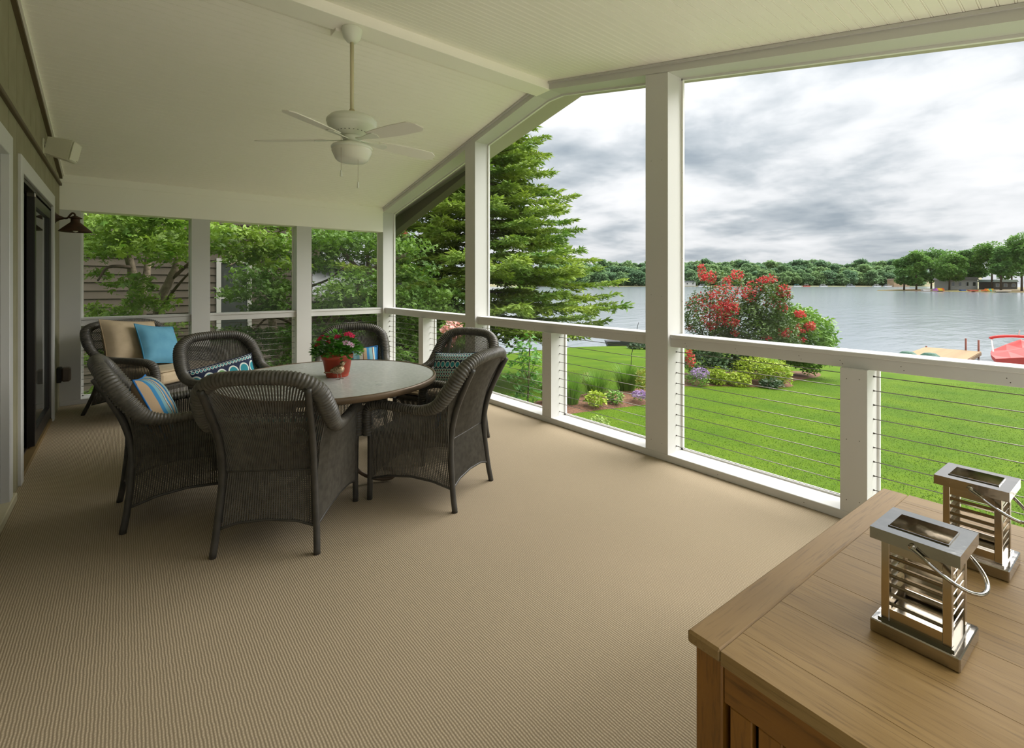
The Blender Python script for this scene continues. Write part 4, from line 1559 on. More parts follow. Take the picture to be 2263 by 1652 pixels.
# lake
def water_mat():
    m = mat('grey_lake_water', (112, 121, 126), 0.14)
    s = SN(m)
    s.b.inputs['IOR'].default_value = 1.33
    v = s.coord('Object', (0.35, 1.0, 1.0))
    n1 = s.noise(v, 0.8, 4.0, 0.6)
    n2 = s.noise(v, 0.06, 3.0)
    bp = s.n('ShaderNodeBump')
    bp.inputs['Strength'].default_value = 0.35
    bp.inputs['Distance'].default_value = 0.25
    s.l(s.m('ADD', n1, s.m('MULTIPLY', n2, 2.0)), bp.inputs['Height'])
    s.l(bp.outputs[0], s.b.inputs['Normal'])
    return m
mb = MB()
mb.v = [(-1200, -1200, LAKE_Z), (1800, -1200, LAKE_Z), (1800, 1800, LAKE_Z), (-1200, 1800, LAKE_Z)]
mb.f = [(0, 1, 2, 3)]
o = mb.build('lake', water_mat())
tag(o, 'wide grey rippled lake beyond the lawn', 'lake', kind='structure')

# ================================================================ foliage tools
def leaf_quads(C, size, flat=0.35, aspect=0.5, drm=None):
    """kite-shaped leaves at points C (n,3); size scalar or (n,)"""
    C = np.asarray(C, dtype=np.float64)
    n = len(C)
    size = np.broadcast_to(np.asarray(size, dtype=np.float64), (n,)) * rng.uniform(0.65, 1.25, n)
    if drm is None:
        d = rng.normal(size=(n, 3))
        d[:, 2] = d[:, 2] * flat - 0.15
    else:
        d = drm + rng.normal(size=(n, 3)) * 0.25
    d /= np.linalg.norm(d, axis=1)[:, None]
    up = rng.normal(size=(n, 3)) * 0.7
    up[:, 2] += 1.0
    sd = np.cross(d, up)
    sd /= np.linalg.norm(sd, axis=1)[:, None] + 1e-9
    s_ = size[:, None]
    V = np.stack([C, C + d * s_ * 0.45 + sd * s_ * aspect * 0.5, C + d * s_, C + d * s_ * 0.45 - sd * s_ * aspect * 0.5], 1).reshape(-1, 3)
    F = np.arange(4 * n).reshape(-1, 4)
    return V, F


def lobed_leaves(C, size):
    """three-lobed leaves: a middle kite and two side kites from one stalk"""
    C = np.asarray(C, dtype=np.float64)
    n = len(C)
    size = size * rng.uniform(0.6, 1.25, n)[:, None]
    d = rng.normal(size=(n, 3))
    d[:, 2] = d[:, 2] * 0.5 - 0.25
    d /= np.linalg.norm(d, axis=1)[:, None]
    up = rng.normal(size=(n, 3)) * 0.6
    up[:, 2] += 1.0
    sd = np.cross(d, up)
    sd /= np.linalg.norm(sd, axis=1)[:, None] + 1e-9
    nm = np.cross(sd, d)
    Vs = []
    for ang, k in ((0.0, 1.0), (0.95, 0.8), (-0.95, 0.8)):
        e = d * math.cos(ang) + sd * math.sin(ang) - nm * (0.12 if ang else 0.0)
        f = sd * math.cos(ang) - d * math.sin(ang)
        s_ = size * k
        Vs.append(np.stack([C, C + e * s_ * 0.55 + f * s_ * 0.22, C + e * s_, C + e * s_ * 0.55 - f * s_ * 0.22], 1))
    V = np.concatenate(Vs).reshape(-1, 3)
    return V, np.arange(len(V)).reshape(-1, 4)


def ell_pts(c, r, n, inner=0.55):
    d = rng.normal(size=(n, 3))
    d /= np.linalg.norm(d, axis=1)[:, None]
    rad = inner + (1 - inner) * rng.random(n) ** 0.6
    rad *= 1 + 0.18 * np.sin(d[:, 0] * 7 + c[0]) * np.cos(d[:, 2] * 6 + c[1])
    return np.asarray(c) + d * rad[:, None] * np.asarray(r)


def px_ell(px, py, f, rx, ry, rd, n, inner=0.5):
    c = at(px, py, f)
    k = f / 1061.2
    P = ell_pts((0, 0, 0), (rx * k, rd, ry * k), n, inner)
    # local x along the view's right, y along depth
    R = np.array([[_c, -_s, 0], [_s, _c, 0], [0, 0, 1]])
    return P @ R + np.array(c)


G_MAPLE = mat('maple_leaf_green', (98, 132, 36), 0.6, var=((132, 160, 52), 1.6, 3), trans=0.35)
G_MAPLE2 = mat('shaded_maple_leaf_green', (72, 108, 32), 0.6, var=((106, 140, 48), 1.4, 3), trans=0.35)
G_CON = mat('conifer_green', (84, 122, 40), 0.7, var=((146, 166, 56), 0.9, 3), trans=0.3)
G_CRAPE = mat('crape_myrtle_leaf', (62, 88, 36), 0.6, var=((92, 118, 44), 2.0, 3), trans=0.25)
G_MOUND = mat('mound_shrub_leaf', (90, 136, 44), 0.55, var=((126, 162, 56), 1.8, 3), trans=0.25)
G_AZ = mat('lime_azalea_leaf', (134, 160, 34), 0.6, var=((168, 184, 52), 3.0, 3), trans=0.3)
G_DARK = mat('dark_evergreen_leaf', (40, 68, 34), 0.6, var=((58, 88, 40), 3.0, 2), trans=0.15)
G_GRASS = mat('ornamental_grass_blade', (92, 134, 40), 0.7, var=((120, 158, 56), 2.0, 2), trans=0.3)
G_SAP = mat('young_oak_leaf', (74, 128, 40), 0.55, var=((110, 160, 60), 3.0, 2), trans=0.35)
RED = mat('crape_myrtle_red_blossom', (192, 44, 54), 0.7, var=((218, 84, 80), 4.0, 2), trans=0.3)
PURP = mat('lavender_blossom', (146, 118, 166), 0.8, var=((176, 150, 190), 6.0, 2), trans=0.3)
BARK = mat('grey_tree_bark', (128, 116, 94), 0.9, var=((80, 70, 54), 9, 4), bump=(14, 0.6, 0.03))
BARK_D = mat('dark_twig_bark', (86, 72, 54), 0.9, var=((60, 50, 38), 9, 3))
MULCH = mat('reddish_mulch', (122, 84, 58), 0.95, var=((88, 58, 40), 20, 5), bump=(40, 0.9, 0.04))


def bed(name, label, pts):
    """mulch patch following the ground"""
    n = len(pts)
    cx, cy = sum(p[0] for p in pts) / n, sum(p[1] for p in pts) / n
    V, F = [], []
    rings = 6
    for k in range(rings + 1):
        for (x, y) in pts:
            t_ = k / rings
            X, Y = cx + (x - cx) * t_, cy + (y - cy) * t_
            V.append((X, Y, ground(X, Y) + 0.012 + 0.05 * (1 - t_ ** 3) + (0.015 * mnoise.noise(Vector((X * 6, Y * 6, 0))) if t_ < 1 else -0.02)))
    for k in range(rings):
        for i in range(n):
            j = (i + 1) % n
            F.append((k * n + i, k * n + j, (k + 1) * n + j, (k + 1) * n + i))
    o = np_mesh(name, V, F, MULCH, smooth=True)
    tag(o, label, 'flower bed', kind='structure')
    return o


def smooth_ring(pts, per=5):
    P = [Vector((x, y, 0)) for x, y in pts]
    n = len(P)
    out = []
    for i in range(n):
        p0, p1, p2, p3 = P[i - 1], P[i], P[(i + 1) % n], P[(i + 2) % n]
        for k in range(per):
            t = k / per
            q = 0.5 * ((2 * p1) + (p2 - p0) * t + (2 * p0 - 5 * p1 + 4 * p2 - p3) * t * t + (3 * p1 - p0 - 3 * p2 + p3) * t ** 3)
            out.append((q.x, q.y))
    return out


def gxy(px, f):
    p = at(px, 624, f)
    return (p.x, p.y)


bed('mulch_bed_by_porch', 'reddish brown mulch bed with grasses beside the porch', smooth_ring([gxy(1075, 7.2), gxy(1190, 7.7), gxy(1300, 8.2), gxy(1420, 8.9), gxy(1500, 9.6), gxy(1490, 11.2), gxy(1400, 11.0), gxy(1300, 10.2), gxy(1180, 9.4), gxy(1080, 9.0)]))
bed('mulch_bed_under_crape_myrtle', 'mulch bed under the red flowering shrub', smooth_ring([gxy(1470, 11.7), gxy(1560, 11.8), gxy(1650, 11.9), gxy(1725, 12.0), gxy(1757, 12.5), gxy(1750, 13.4), gxy(1815, 15.2), gxy(1800, 16.6), gxy(1680, 16.2), gxy(1560, 15.2), gxy(1480, 14.2)]))


def shrub(name, label, cat, parts, size, m, stems=None, group=None, flowers=None, aspect=0.5):
    """parts: list of (px,py,f,rx,ry,rd,n)"""
    c0 = at(parts[0][0], 624, parts[0][2])
    base = Vector((c0.x, c0.y, ground(c0.x, c0.y)))
    t = thing(name, label, cat, base, group=group)
    C = np.concatenate([px_ell(*p) for p in parts])
    C = C[C[:, 2] > base.z + 0.02]
    V, F = leaf_quads(C - np.array(base), size, aspect=aspect)
    np_mesh('foliage', V, F, m, t, kind='stuff')
    if stems:
        for (px, py) in stems:
            e = at(px, py, parts[0][2]) - base
            MB().tube(catmull([(random.uniform(-.08, .08), random.uniform(-.08, .08), -0.05), (e.x * 0.35, e.y * 0.35, e.z * 0.5), tuple(e)], 4), [0.028 - 0.0022 * k for k in range(9)], 6).build('stem', BARK_D, t, smooth=True)
    if flowers:
        fm, fl, fs = flowers
        C = np.concatenate([px_ell(*p[:6], int(p[6] * 1.5)) for p in fl])
        V, F = leaf_quads(C - np.array(base), fs, flat=0.9, aspect=0.9)
        np_mesh('blossoms', V, F, fm, t, kind='stuff')
    return t


FC = 13.8
shrub('crape_myrtle', 'tall shrub covered in red blossom standing before the lake', 'shrub',
      [(1568, 700, FC, 62, 62, 0.9, 2600), (1585, 645, FC, 32, 45, 0.5, 350), (1632, 640, FC, 26, 42, 0.5, 260), (1640, 720, FC, 62, 60, 0.9, 4200), (1690, 675, FC, 46, 60, 0.7, 3600), (1728, 655, FC, 16, 38, 0.4, 300), (1700, 735, FC, 60, 45, 0.9, 3000), (1600, 770, FC, 90, 40, 0.9, 2600), (1535, 700, FC, 28, 60, 0.5, 350)],
      0.095, G_CRAPE, [(1570, 620), (1600, 640), (1640, 620), (1690, 640), (1725, 640), (1540, 690)],
      flowers=(RED, [(1550, 598, FC, 9, 16, 0.12, 70), (1570, 612, FC, 13, 14, 0.2, 120), (1553, 614, FC, 6, 7, 0.1, 40), (1607, 618, FC, 11, 7, 0.2, 60), (1628, 607, FC, 12, 12, 0.2, 90), (1600, 660, FC - 0.4, 34, 38, 0.3, 260), (1602, 682, FC - 0.5, 30, 18, 0.3, 420), (1570, 668, FC - 0.4, 30, 28, 0.3, 150), (1575, 706, FC - 0.5, 30, 16, 0.3, 180), (1612, 712, FC - 0.6, 20, 12, 0.2, 140), (1568, 722, FC - 0.5, 9, 7, 0.1, 60), (1624, 736, FC - 0.6, 9, 6, 0.1, 50), (1540, 676, FC, 22, 30, 0.3, 80), (1525, 725, FC, 8, 8, 0.2, 30), (1695, 618, FC, 20, 9, 0.3, 160), (1668, 636, FC, 26, 20, 0.3, 110), (1730, 644, FC - 0.2, 16, 16, 0.2, 240), (1655, 650, FC - 0.2, 16, 20, 0.2, 90), (1705, 665, FC - 0.2, 24, 18, 0.2, 70), (1732, 680, FC - 0.4, 8, 10, 0.2, 60), (1733, 735, FC - 0.5, 12, 12, 0.2, 70), (1693, 746, FC - 0.6, 12, 5, 0.2, 40), (1640, 640, FC, 14, 10, 0.2, 40), (1600, 752, FC - 0.6, 20, 6, 0.3, 30)], 0.055))
shrub('round_shrub', 'rounded green shrub with a few red blooms beside the crape myrtle', 'shrub',
      [(1772, 752, 14.8, 68, 66, 0.95, 8500), (1745, 712, 14.6, 42, 40, 0.6, 2400)], 0.12, G_MOUND, None,
      flowers=(RED, [(1768, 694, 14.0, 14, 8, 0.15, 110), (1790, 720, 13.9, 12, 10, 0.15, 110), (1762, 726, 13.9, 7, 12, 0.12, 70), (1735, 738, 13.8, 8, 8, 0.12, 50), (1773, 731, 13.9, 5, 4, 0.1, 25), (1772, 750, 13.9, 6, 4, 0.1, 30), (1758, 740, 13.9, 6, 4, 0.1, 25)], 0.055))
shrub('dark_shrub', 'low dark shrub in shade under the red blossom', 'shrub', [(1560, 800, 13.0, 52, 28, 0.6, 1600), (1640, 800, 13.2, 40, 22, 0.5, 900)], 0.10, G_DARK)
AZG = 'lime green azaleas in front of the crape myrtle'
shrub('azalea', 'lime green azalea at the porch-post end of the mulch bed', 'shrub', [(1583, 832, 12.2, 24, 20, 0.35, 900)], 0.085, G_AZ, group=AZG)
shrub('azalea', 'widest lime green azalea below the red blossom', 'shrub', [(1668, 812, 12.5, 44, 26, 0.5, 1500), (1630, 838, 12.1, 26, 17, 0.35, 700)], 0.085, G_AZ, group=AZG)
shrub('azalea', 'lime green azalea at the lawn end of the mulch bed', 'shrub', [(1718, 822, 12.4, 27, 26, 0.4, 1000)], 0.085, G_AZ, group=AZG)
shrub('hosta', 'blue-green low plant at the front edge of the mulch bed', 'plant', [(1703, 846, 11.9, 26, 10, 0.3, 420)], 0.09, G_DARK)
shrub('lavender', 'hazy purple flowering clump next to the big porch post', 'plant', [(1540, 838, 11.9, 24, 18, 0.35, 600)], 0.06, G_GRASS, flowers=(PURP, [(1545, 824, 11.8, 20, 12, 0.3, 260)], 0.04))
shrub('red_salvia', 'small reddish flowering plant behind the big porch post', 'plant', [(1526, 800, 12.4, 10, 24, 0.2, 260)], 0.07, G_MOUND, flowers=(RED, [(1526, 792, 12.3, 9, 20, 0.2, 120)], 0.05))


def grass_clump(label, px, f, hpx, wpx, n=420):
    p = at(px, 624, f)
    base = Vector((p.x, p.y, ground(p.x, p.y)))
    k = f / 1061.2
    V, F = [], []
    for i in range(n):
        a = random.uniform(0, 2 * PI)
        r0 = random.uniform(0, wpx * k * 0.25)
        r1 = random.uniform(0.1, 1.0) * wpx * k * 0.55
        h = hpx * k * random.uniform(0.6, 1.05)
        b = Vector((r0 * math.cos(a), r0 * math.sin(a), 0))
        m_ = b + Vector((r1 * 0.4 * math.cos(a), r1 * 0.4 * math.sin(a), h * 0.65))
        e = b + Vector((r1 * math.cos(a), r1 * math.sin(a), h))
        sd = Vector((-math.sin(a), math.cos(a), 0)) * 0.006
        j = len(V)
        V += [b - sd, b + sd, m_ + sd, m_ - sd, e]
        F += [(j, j + 1, j + 2, j + 3), (j + 3, j + 2, j + 4, j + 4)]
    t = thing('ornamental_grass', label, 'grass clump', base, group='feathery ornamental grasses in the mulch bed')
    mb = MB()
    mb.v = [tuple(v) for v in V]
    mb.f = [tuple(dict.fromkeys(q)) for q in F]
    mb.build('blades', G_GRASS, t, kind='stuff')


grass_clump('feathery grass clump right behind the short post', 1262, 8.7, 70, 60)
grass_clump('feathery grass clump at the middle of the bed', 1318, 9.6, 62, 74)
grass_clump('feathery grass clump nearest the big porch post', 1385, 10.4, 66, 70)
grass_clump('feathery grass clump hidden partly by the short post', 1215, 9.0, 70, 60)
GAZ = 'small yellow green shrubs at the front of the bed'
shrub('dwarf_shrub', 'small round yellow-green shrub, the one nearer the short post', 'shrub', [(1315, 880, 8.5, 24, 16, 0.22, 520)], 0.06, G_AZ, group=GAZ)
shrub('dwarf_shrub', 'small round dark and lime shrub, the one nearer the purple flowers', 'shrub', [(1358, 876, 8.8, 19, 15, 0.2, 420)], 0.06, G_MOUND, group=GAZ)
shrub('lavender', 'low patch of pale purple flowers at the edge of the lawn', 'plant', [(1415, 876, 9.1, 20, 6, 0.2, 160)], 0.04, G_GRASS, flowers=(PURP, [(1415, 870, 9.0, 20, 7, 0.2, 260)], 0.035))
shrub('yellow_spirea', 'yellow tinted shrub beside the big porch post', 'shrub', [(1424, 838, 10.0, 20, 24, 0.35, 600)], 0.07, mat('gold_green_leaf', (158, 150, 48), 0.6, var=((110, 144, 44), 4, 2), trans=0.3))
shrub('variegated_plant', 'low cream edged plant just outside the sill', 'plant', [(1320, 932, 6.9, 26, 9, 0.2, 360)], 0.05, mat('cream_edged_leaf', (170, 184, 96), 0.6, var=((92, 132, 50), 20, 2), trans=0.3))
shrub('red_leaf_plant', 'small reddish plant at the back edge of the bed', 'plant', [(1296, 836, 10.2, 9, 14, 0.12, 160)], 0.06, mat('bronze_leaf', (130, 76, 44), 0.6, var=((92, 110, 40), 9, 2), trans=0.2))
shrub('shore_bush', 'dark round bush at the water edge', 'shrub', [(1412, 768, 26.5, 24, 15, 0.6, 900)], 0.16, G_DARK)

# sapling just outside the railing
p = at(1165, 624, 8.0)
base = Vector((p.x, p.y, ground(p.x, p.y)))
sap = thing('oak_sapling', 'slender leafy sapling growing just outside the cable railing', 'tree', base)
top = at(1172, 742, 8.0) - base
MB().tube([(0, 0, -0.05), tuple(top * 0.5), tuple(top)], [0.016, 0.011, 0.005], 8).build('trunk', BARK, sap, smooth=True)
lm = MB()
lm.add([(0, 0, 0), (0.016, 0.03, 0.004), (0.010, 0.045, 0.0), (0.028, 0.07, 0.006), (0.012, 0.085, 0.0), (0, 0.115, -0.006), (-0.012, 0.085, 0.0), (-0.028, 0.07, 0.006), (-0.010, 0.045, 0.0), (-0.016, 0.03, 0.004)],
       [(0, 1, 2, 9), (9, 2, 8), (2, 3, 4, 8), (8, 4, 6, 7), (4, 5, 6)])
lsrc = lm.build('leaf', G_SAP, sap)
lsrc.matrix_local = Matrix.Translation(top)
spots = [(1145, 770, 20, 26), (1170, 745, 8, 10), (1185, 790, 20, 20), (1150, 800, 28, 16), (1165, 830, 36, 26), (1120, 830, 14, 14), (1190, 850, 16, 24), (1155, 870, 34, 24), (1175, 775, 10, 20)]
cnt = 0
for (px, py, rx, ry) in spots:
    m_ = int(rx * ry / 16) + 6
    P = px_ell(px, py, 8.0, rx, ry, 0.22, m_, 0.2)
    for q in P:
        if cnt >= 290:
            break
        q = Vector(q) - base
        M = Matrix.Translation(q) @ Matrix.Rotation(random.uniform(0, 2 * PI), 4, 'Z') @ Matrix.Rotation(random.uniform(-0.9, 0.6), 4, 'X') @ Matrix.Rotation(random.uniform(-.5, .5), 4, 'Y') @ Matrix.Scale(random.uniform(0.9, 1.5), 4)
        inst(lsrc, 'leaf', sap, M)
        cnt += 1
for (px, py, rx, ry) in spots[:7]:
    e = at(px, py, 8.0) - base
    MB().tube([tuple(top * 0.45), tuple(e)], [0.006, 0.003], 5).build('branch', BARK_D, sap)

# ================================================================ the great conifer
cbp = at(1062, 624, 13.0)
base = Vector((cbp.x, cbp.y, ground(cbp.x, cbp.y)))
con = thing('cedar_tree', 'large layered green cedar with drooping branches beyond the porch', 'tree', base)
HT = 9.6
MB().tube([(0, 0, -0.2), (0.05, 0, 3), (0.0, 0.05, 6), (0, 0, HT)], [0.24, 0.18, 0.11, 0.02], 10).build('trunk', BARK_D, con, smooth=True)
CC, DD, SS = [], [], []
br = MB()
rr = random.Random(11)
tiers = 24
for ti in range(tiers):
    t_ = ti / (tiers - 1)
    z0 = 1.35 + t_ * (HT - 1.7)
    nbr = 9 if t_ < 0.7 else 6
    for bi_ in range(nbr):
        z = z0 + rr.uniform(-0.07, 0.07)
        zz = base.z + z
        rad = float(np.interp(zz, [-0.6, 0.3, 1.47, 2.15, 2.6, 4.05, 5.03, 5.6, 8.4], [3.3, 3.75, 3.85, 3.25, 2.9, 2.3, 1.85, 1.4, 0.15]))
        L = rad * rr.uniform(0.70, 1.06)
        a = ti * 1.1 + bi_ * 2 * PI / nbr + rr.uniform(-.22, .22)
        d = Vector((math.cos(a), math.sin(a), 0))
        side = Vector((-d.y, d.x, 0))
        lift = rr.uniform(0.02, 0.12)
        def arc(u):
            return Vector((0, 0, z)) + d * (L * u) + Vector((0, 0, L * (lift * u - 0.17 * u * u + 0.14 * u ** 4)))
        br.tube([arc(u) for u in np.linspace(0, 0.97, 9)], [0.032 * (1 - 0.92 * k / 8) for k in range(9)], 5, cap=False)
        # side twigs with flat sprays of needles
        nt_ = int(10 + L * 9)
        for k in range(nt_):
            u = 0.14 + 0.86 * (k + rr.random()) / nt_
            sgn = 1 if k % 2 else -1
            tl = (0.36 * L * (1.06 - u) + 0.16) * rr.uniform(0.7, 1.1)
            td = (d * rr.uniform(0.55, 0.95) + side * sgn * rr.uniform(0.5, 0.9) + Vector((0, 0, rr.uniform(-0.12, 0.12)))).normalized()
            q0 = arc(min(u, 1.0))
            m_ = int(4 + tl * 22)
            for j in range(m_):
                v = (j + rr.random()) / m_
                q = q0 + td * (tl * v) + Vector((0, 0, -0.10 * tl * v * v + rr.uniform(-0.02, 0.02)))
                perp = Vector((-td.y, td.x, 0))
                for sp_ in (1, -1):
                    CC.append(tuple(q))
                    w = (td * 0.9 + perp * sp_ * rr.uniform(0.25, 0.9) + Vector((0, 0, rr.uniform(-.30, .22)))).normalized()
                    DD.append(tuple(w))
br.build('branches', BARK_D, con, smooth=True, kind='stuff')
V, F = leaf_quads(np.array(CC), 0.155, aspect=0.30, drm=np.array(DD))
np_mesh('needles', V, F, G_CON, con, kind='stuff')

# ================================================================ beyond the far end wall
MAPL = mat('maple_leaf_single', (104, 146, 44), 0.55, trans=0.35)
def maple(name, label, trunk, clusters, nleaf, size, m, singles=0):
    base = Vector((trunk[0][0], trunk[0][1], ground(trunk[0][0], trunk[0][1])))
    t = thing(name, label, 'tree', base)
    for k, path in enumerate(trunk[1:]):
        pp = [Vector(q) - base for q in path]
        r0 = 0.085 if k < 3 else 0.03
        MB().tube(catmull(pp, 5), [r0 * (1 - 0.6 * i / (len(pp) * 5 - 5)) for i in range(len(pp) * 5 - 4)], 8).build('trunk' if k < 3 else 'branch', BARK if k < 3 else BARK_D, t, smooth=True)
    C = []
    for (x, y, z, r) in clusters:
        m_ = int(nleaf * r * r)
        C.append(ell_pts((x, y, z), (r, r * 0.8, r * 0.42), m_, 0.15))
    C = np.concatenate(C)
    C = C[C[:, 1] > 7.35]
    pick = rng.random(len(C)) < (singles / max(1, len(C)))
    S = C[pick] if singles else C[:0]
    C = C[~pick] if singles else C
    V, F = lobed_leaves(C - np.array(base), size)
    np_mesh('foliage', V, F, m, t, kind='stuff')
    if singles:
        mp = MB()
        o_ = [(0, 0), (0.10, -0.02), (0.30, -0.06), (0.26, 0.08), (0.52, 0.28), (0.34, 0.34), (0.34, 0.50), (0.14, 0.44), (0.0, 0.86), (-0.14, 0.44), (-0.34, 0.50), (-0.34, 0.34), (-0.52, 0.28), (-0.26, 0.08), (-0.30, -0.06), (-0.10, -0.02)]
        vs = [(x * 0.115, y * 0.115, -abs(x) * 0.03) for x, y in o_] + [(0, 0.03, 0.002)]
        mp.add(vs, [(16, i, (i + 1) % 16) for i in range(16)])
        src = mp.build('leaf', MAPL, t)
        for i, q in enumerate(S[:290]):
            M = Matrix.Translation(Vector(q) - base) @ Matrix.Rotation(random.uniform(0, 2 * PI), 4, 'Z') @ Matrix.Rotation(random.uniform(-1.0, 0.5), 4, 'X') @ Matrix.Rotation(random.uniform(-.6, .6), 4, 'Y') @ Matrix.Scale(random.uniform(0.7, 1.2), 4)
            if i == 0:
                src.matrix_local = M
            else:
                inst(src, 'leaf', t, M)
    return t


rc = random.Random(21)
cl1 = []
for (px, py, f, r) in ((215, 500, 6.9, .5), (260, 490, 6.6, .55), (310, 500, 7.2, .5), (360, 495, 6.8, .55), (405, 500, 7.0, .5), (205, 560, 6.9, .35), (330, 555, 6.7, .45), (380, 560, 6.7, .45), (240, 545, 7.4, .4), (290, 530, 7.6, .5), (405, 545, 7.3, .35), (215, 620, 6.8, .28), (275, 640, 6.9, .28), (345, 630, 6.8, .25), (240, 680, 7.0, .35), (330, 685, 6.9, .35), (200, 690, 7.0, .3),
                       (480, 505, 7.2, .45), (520, 520, 7.0, .45), (560, 515, 7.4, .4), (610, 510, 7.3, .4), (640, 540, 7.4, .35), (495, 560, 7.2, .35), (545, 570, 7.5, .35), (600, 560, 7.3, .35), (640, 590, 7.3, .3), (350, 740, 7.0, .35), (390, 770, 6.9, .35), (410, 720, 7.2, .25), (180, 800, 6.6, .3), (215, 860, 6.6, .25)):
    q = at(px, py, f)
    for k in range(2):
        cl1.append((q.x + rc.uniform(-.25, .25), max(7.7, q.y + rc.uniform(-.3, .5)), q.z + rc.uniform(-.12, .12), r * rc.uniform(.7, 1.0)))
A = lambda px, py, f: tuple(at(px, py, f))
maple('maple_tree', 'leafy maple with pale forked trunk outside the two openings next to the house', [(0.25, 9.6), [(0.25, 9.6, -0.8), A(300, 690, 7.7), A(290, 590, 7.7), A(262, 500, 7.7), A(250, 420, 7.7)], [(0.30, 9.6, -0.8), A(350, 690, 7.8), A(375, 620, 7.8), A(392, 570, 7.8), A(400, 430, 7.8)], [(0.28, 9.6, -0.8), A(312, 680, 7.7), A(325, 600, 7.9), A(330, 500, 7.9)],
       [A(375, 620, 7.8), A(450, 560, 7.8), A(560, 530, 7.8), A(650, 500, 7.6)], [A(290, 590, 7.7), A(240, 590, 7.2), A(216, 620, 7.0)], [A(350, 690, 7.8), A(385, 640, 7.3), A(420, 600, 7.2)]], cl1, 900, 0.088, G_MAPLE, 290)
cl2 = []
for (px, py, f, r) in ((560, 600, 8.3, .5), (600, 560, 8.6, .5), (545, 640, 8.3, .4), (590, 640, 8.1, .45), (635, 620, 8.4, .45), (640, 670, 8.2, .4), (580, 680, 8.2, .4), (700, 530, 8.4, .6), (760, 520, 8.6, .6), (810, 530, 8.8, .6), (720, 590, 8.6, .55), (790, 600, 8.7, .5), (820, 640, 8.6, .5), (740, 640, 8.3, .45), (700, 690, 8.2, .45), (760, 680, 8.4, .5), (820, 690, 8.6, .5), (880, 560, 9.0, .6), (900, 640, 9.0, .6), (930, 690, 9.2, .6), (890, 740, 9.0, .5), (960, 650, 9.4, .5), (990, 700, 9.5, .5), (920, 600, 9.3, .5),
                       (500, 750, 7.9, .4), (550, 740, 8.0, .45), (600, 760, 8.0, .5), (640, 740, 8.1, .45), (520, 800, 7.8, .4), (580, 810, 7.8, .45), (640, 800, 7.8, .45), (700, 760, 8.2, .45), (720, 720, 8.2, .4), (780, 720, 8.4, .4), (860, 780, 8.6, .5), (900, 800, 8.8, .5), (980, 760, 9.2, .5), (1010, 720, 9.4, .45)):
    q = at(px, py, f)
    for k in range(2):
        cl2.append((q.x + rc.uniform(-.25, .25), max(7.9, q.y + rc.uniform(-.3, .5)), q.z + rc.uniform(-.12, .12), r * rc.uniform(.75, 1.0)))
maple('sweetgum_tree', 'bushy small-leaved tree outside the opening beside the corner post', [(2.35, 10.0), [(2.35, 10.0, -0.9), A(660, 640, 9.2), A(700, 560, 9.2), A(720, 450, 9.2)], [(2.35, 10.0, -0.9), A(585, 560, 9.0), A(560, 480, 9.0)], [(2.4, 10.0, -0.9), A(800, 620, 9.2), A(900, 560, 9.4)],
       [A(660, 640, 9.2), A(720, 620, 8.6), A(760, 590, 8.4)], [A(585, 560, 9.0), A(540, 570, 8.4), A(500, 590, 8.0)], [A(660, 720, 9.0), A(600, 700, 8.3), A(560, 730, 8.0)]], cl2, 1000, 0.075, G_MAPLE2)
cl3 = []
for (px, py, f, r) in ((690, 500, 13.5, .9), (740, 540, 13.8, .9), (790, 500, 14, .9), (830, 560, 14, .9), (760, 590, 14, .8), (700, 570, 14, .8), (820, 610, 14, .8), (880, 520, 14.5, .9), (870, 600, 14.5, 1.0), (930, 560, 15, .9), (920, 630, 15, 1.0), (980, 610, 15.5, 1.0), (900, 690, 14.5, 1.0), (970, 690, 15, 1.0), (1010, 660, 15.5, .9), (640, 520, 14, .8), (850, 470, 14.2, .7)):
    q = at(px, py, f)
    for k in range(2):
        cl3.append((q.x + rc.uniform(-.4, .4), q.y + rc.uniform(-.3, 1.0), q.z + rc.uniform(-.2, .2), r * rc.uniform(.75, 1.0)))
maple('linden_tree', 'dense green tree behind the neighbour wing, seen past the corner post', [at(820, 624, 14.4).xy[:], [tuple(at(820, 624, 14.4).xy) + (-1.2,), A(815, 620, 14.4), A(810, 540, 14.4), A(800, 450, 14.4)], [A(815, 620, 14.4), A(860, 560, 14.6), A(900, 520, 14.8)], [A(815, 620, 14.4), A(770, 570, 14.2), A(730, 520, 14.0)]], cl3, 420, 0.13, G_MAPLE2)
shrub('pink_hydrangea', 'pale pink flowering bush outside beyond the short railing post', 'shrub', [(1000, 740, 9.2, 34, 32, 0.5, 900), (960, 790, 9.0, 40, 30, 0.5, 800)], 0.09, G_MOUND, flowers=(mat('faded_pink_blossom', (226, 150, 136), 0.8, var=((234, 196, 190), 5, 2), trans=0.3), [(1000, 728, 8.9, 24, 22, 0.4, 260), (990, 752, 8.8, 18, 14, 0.3, 120)], 0.06))

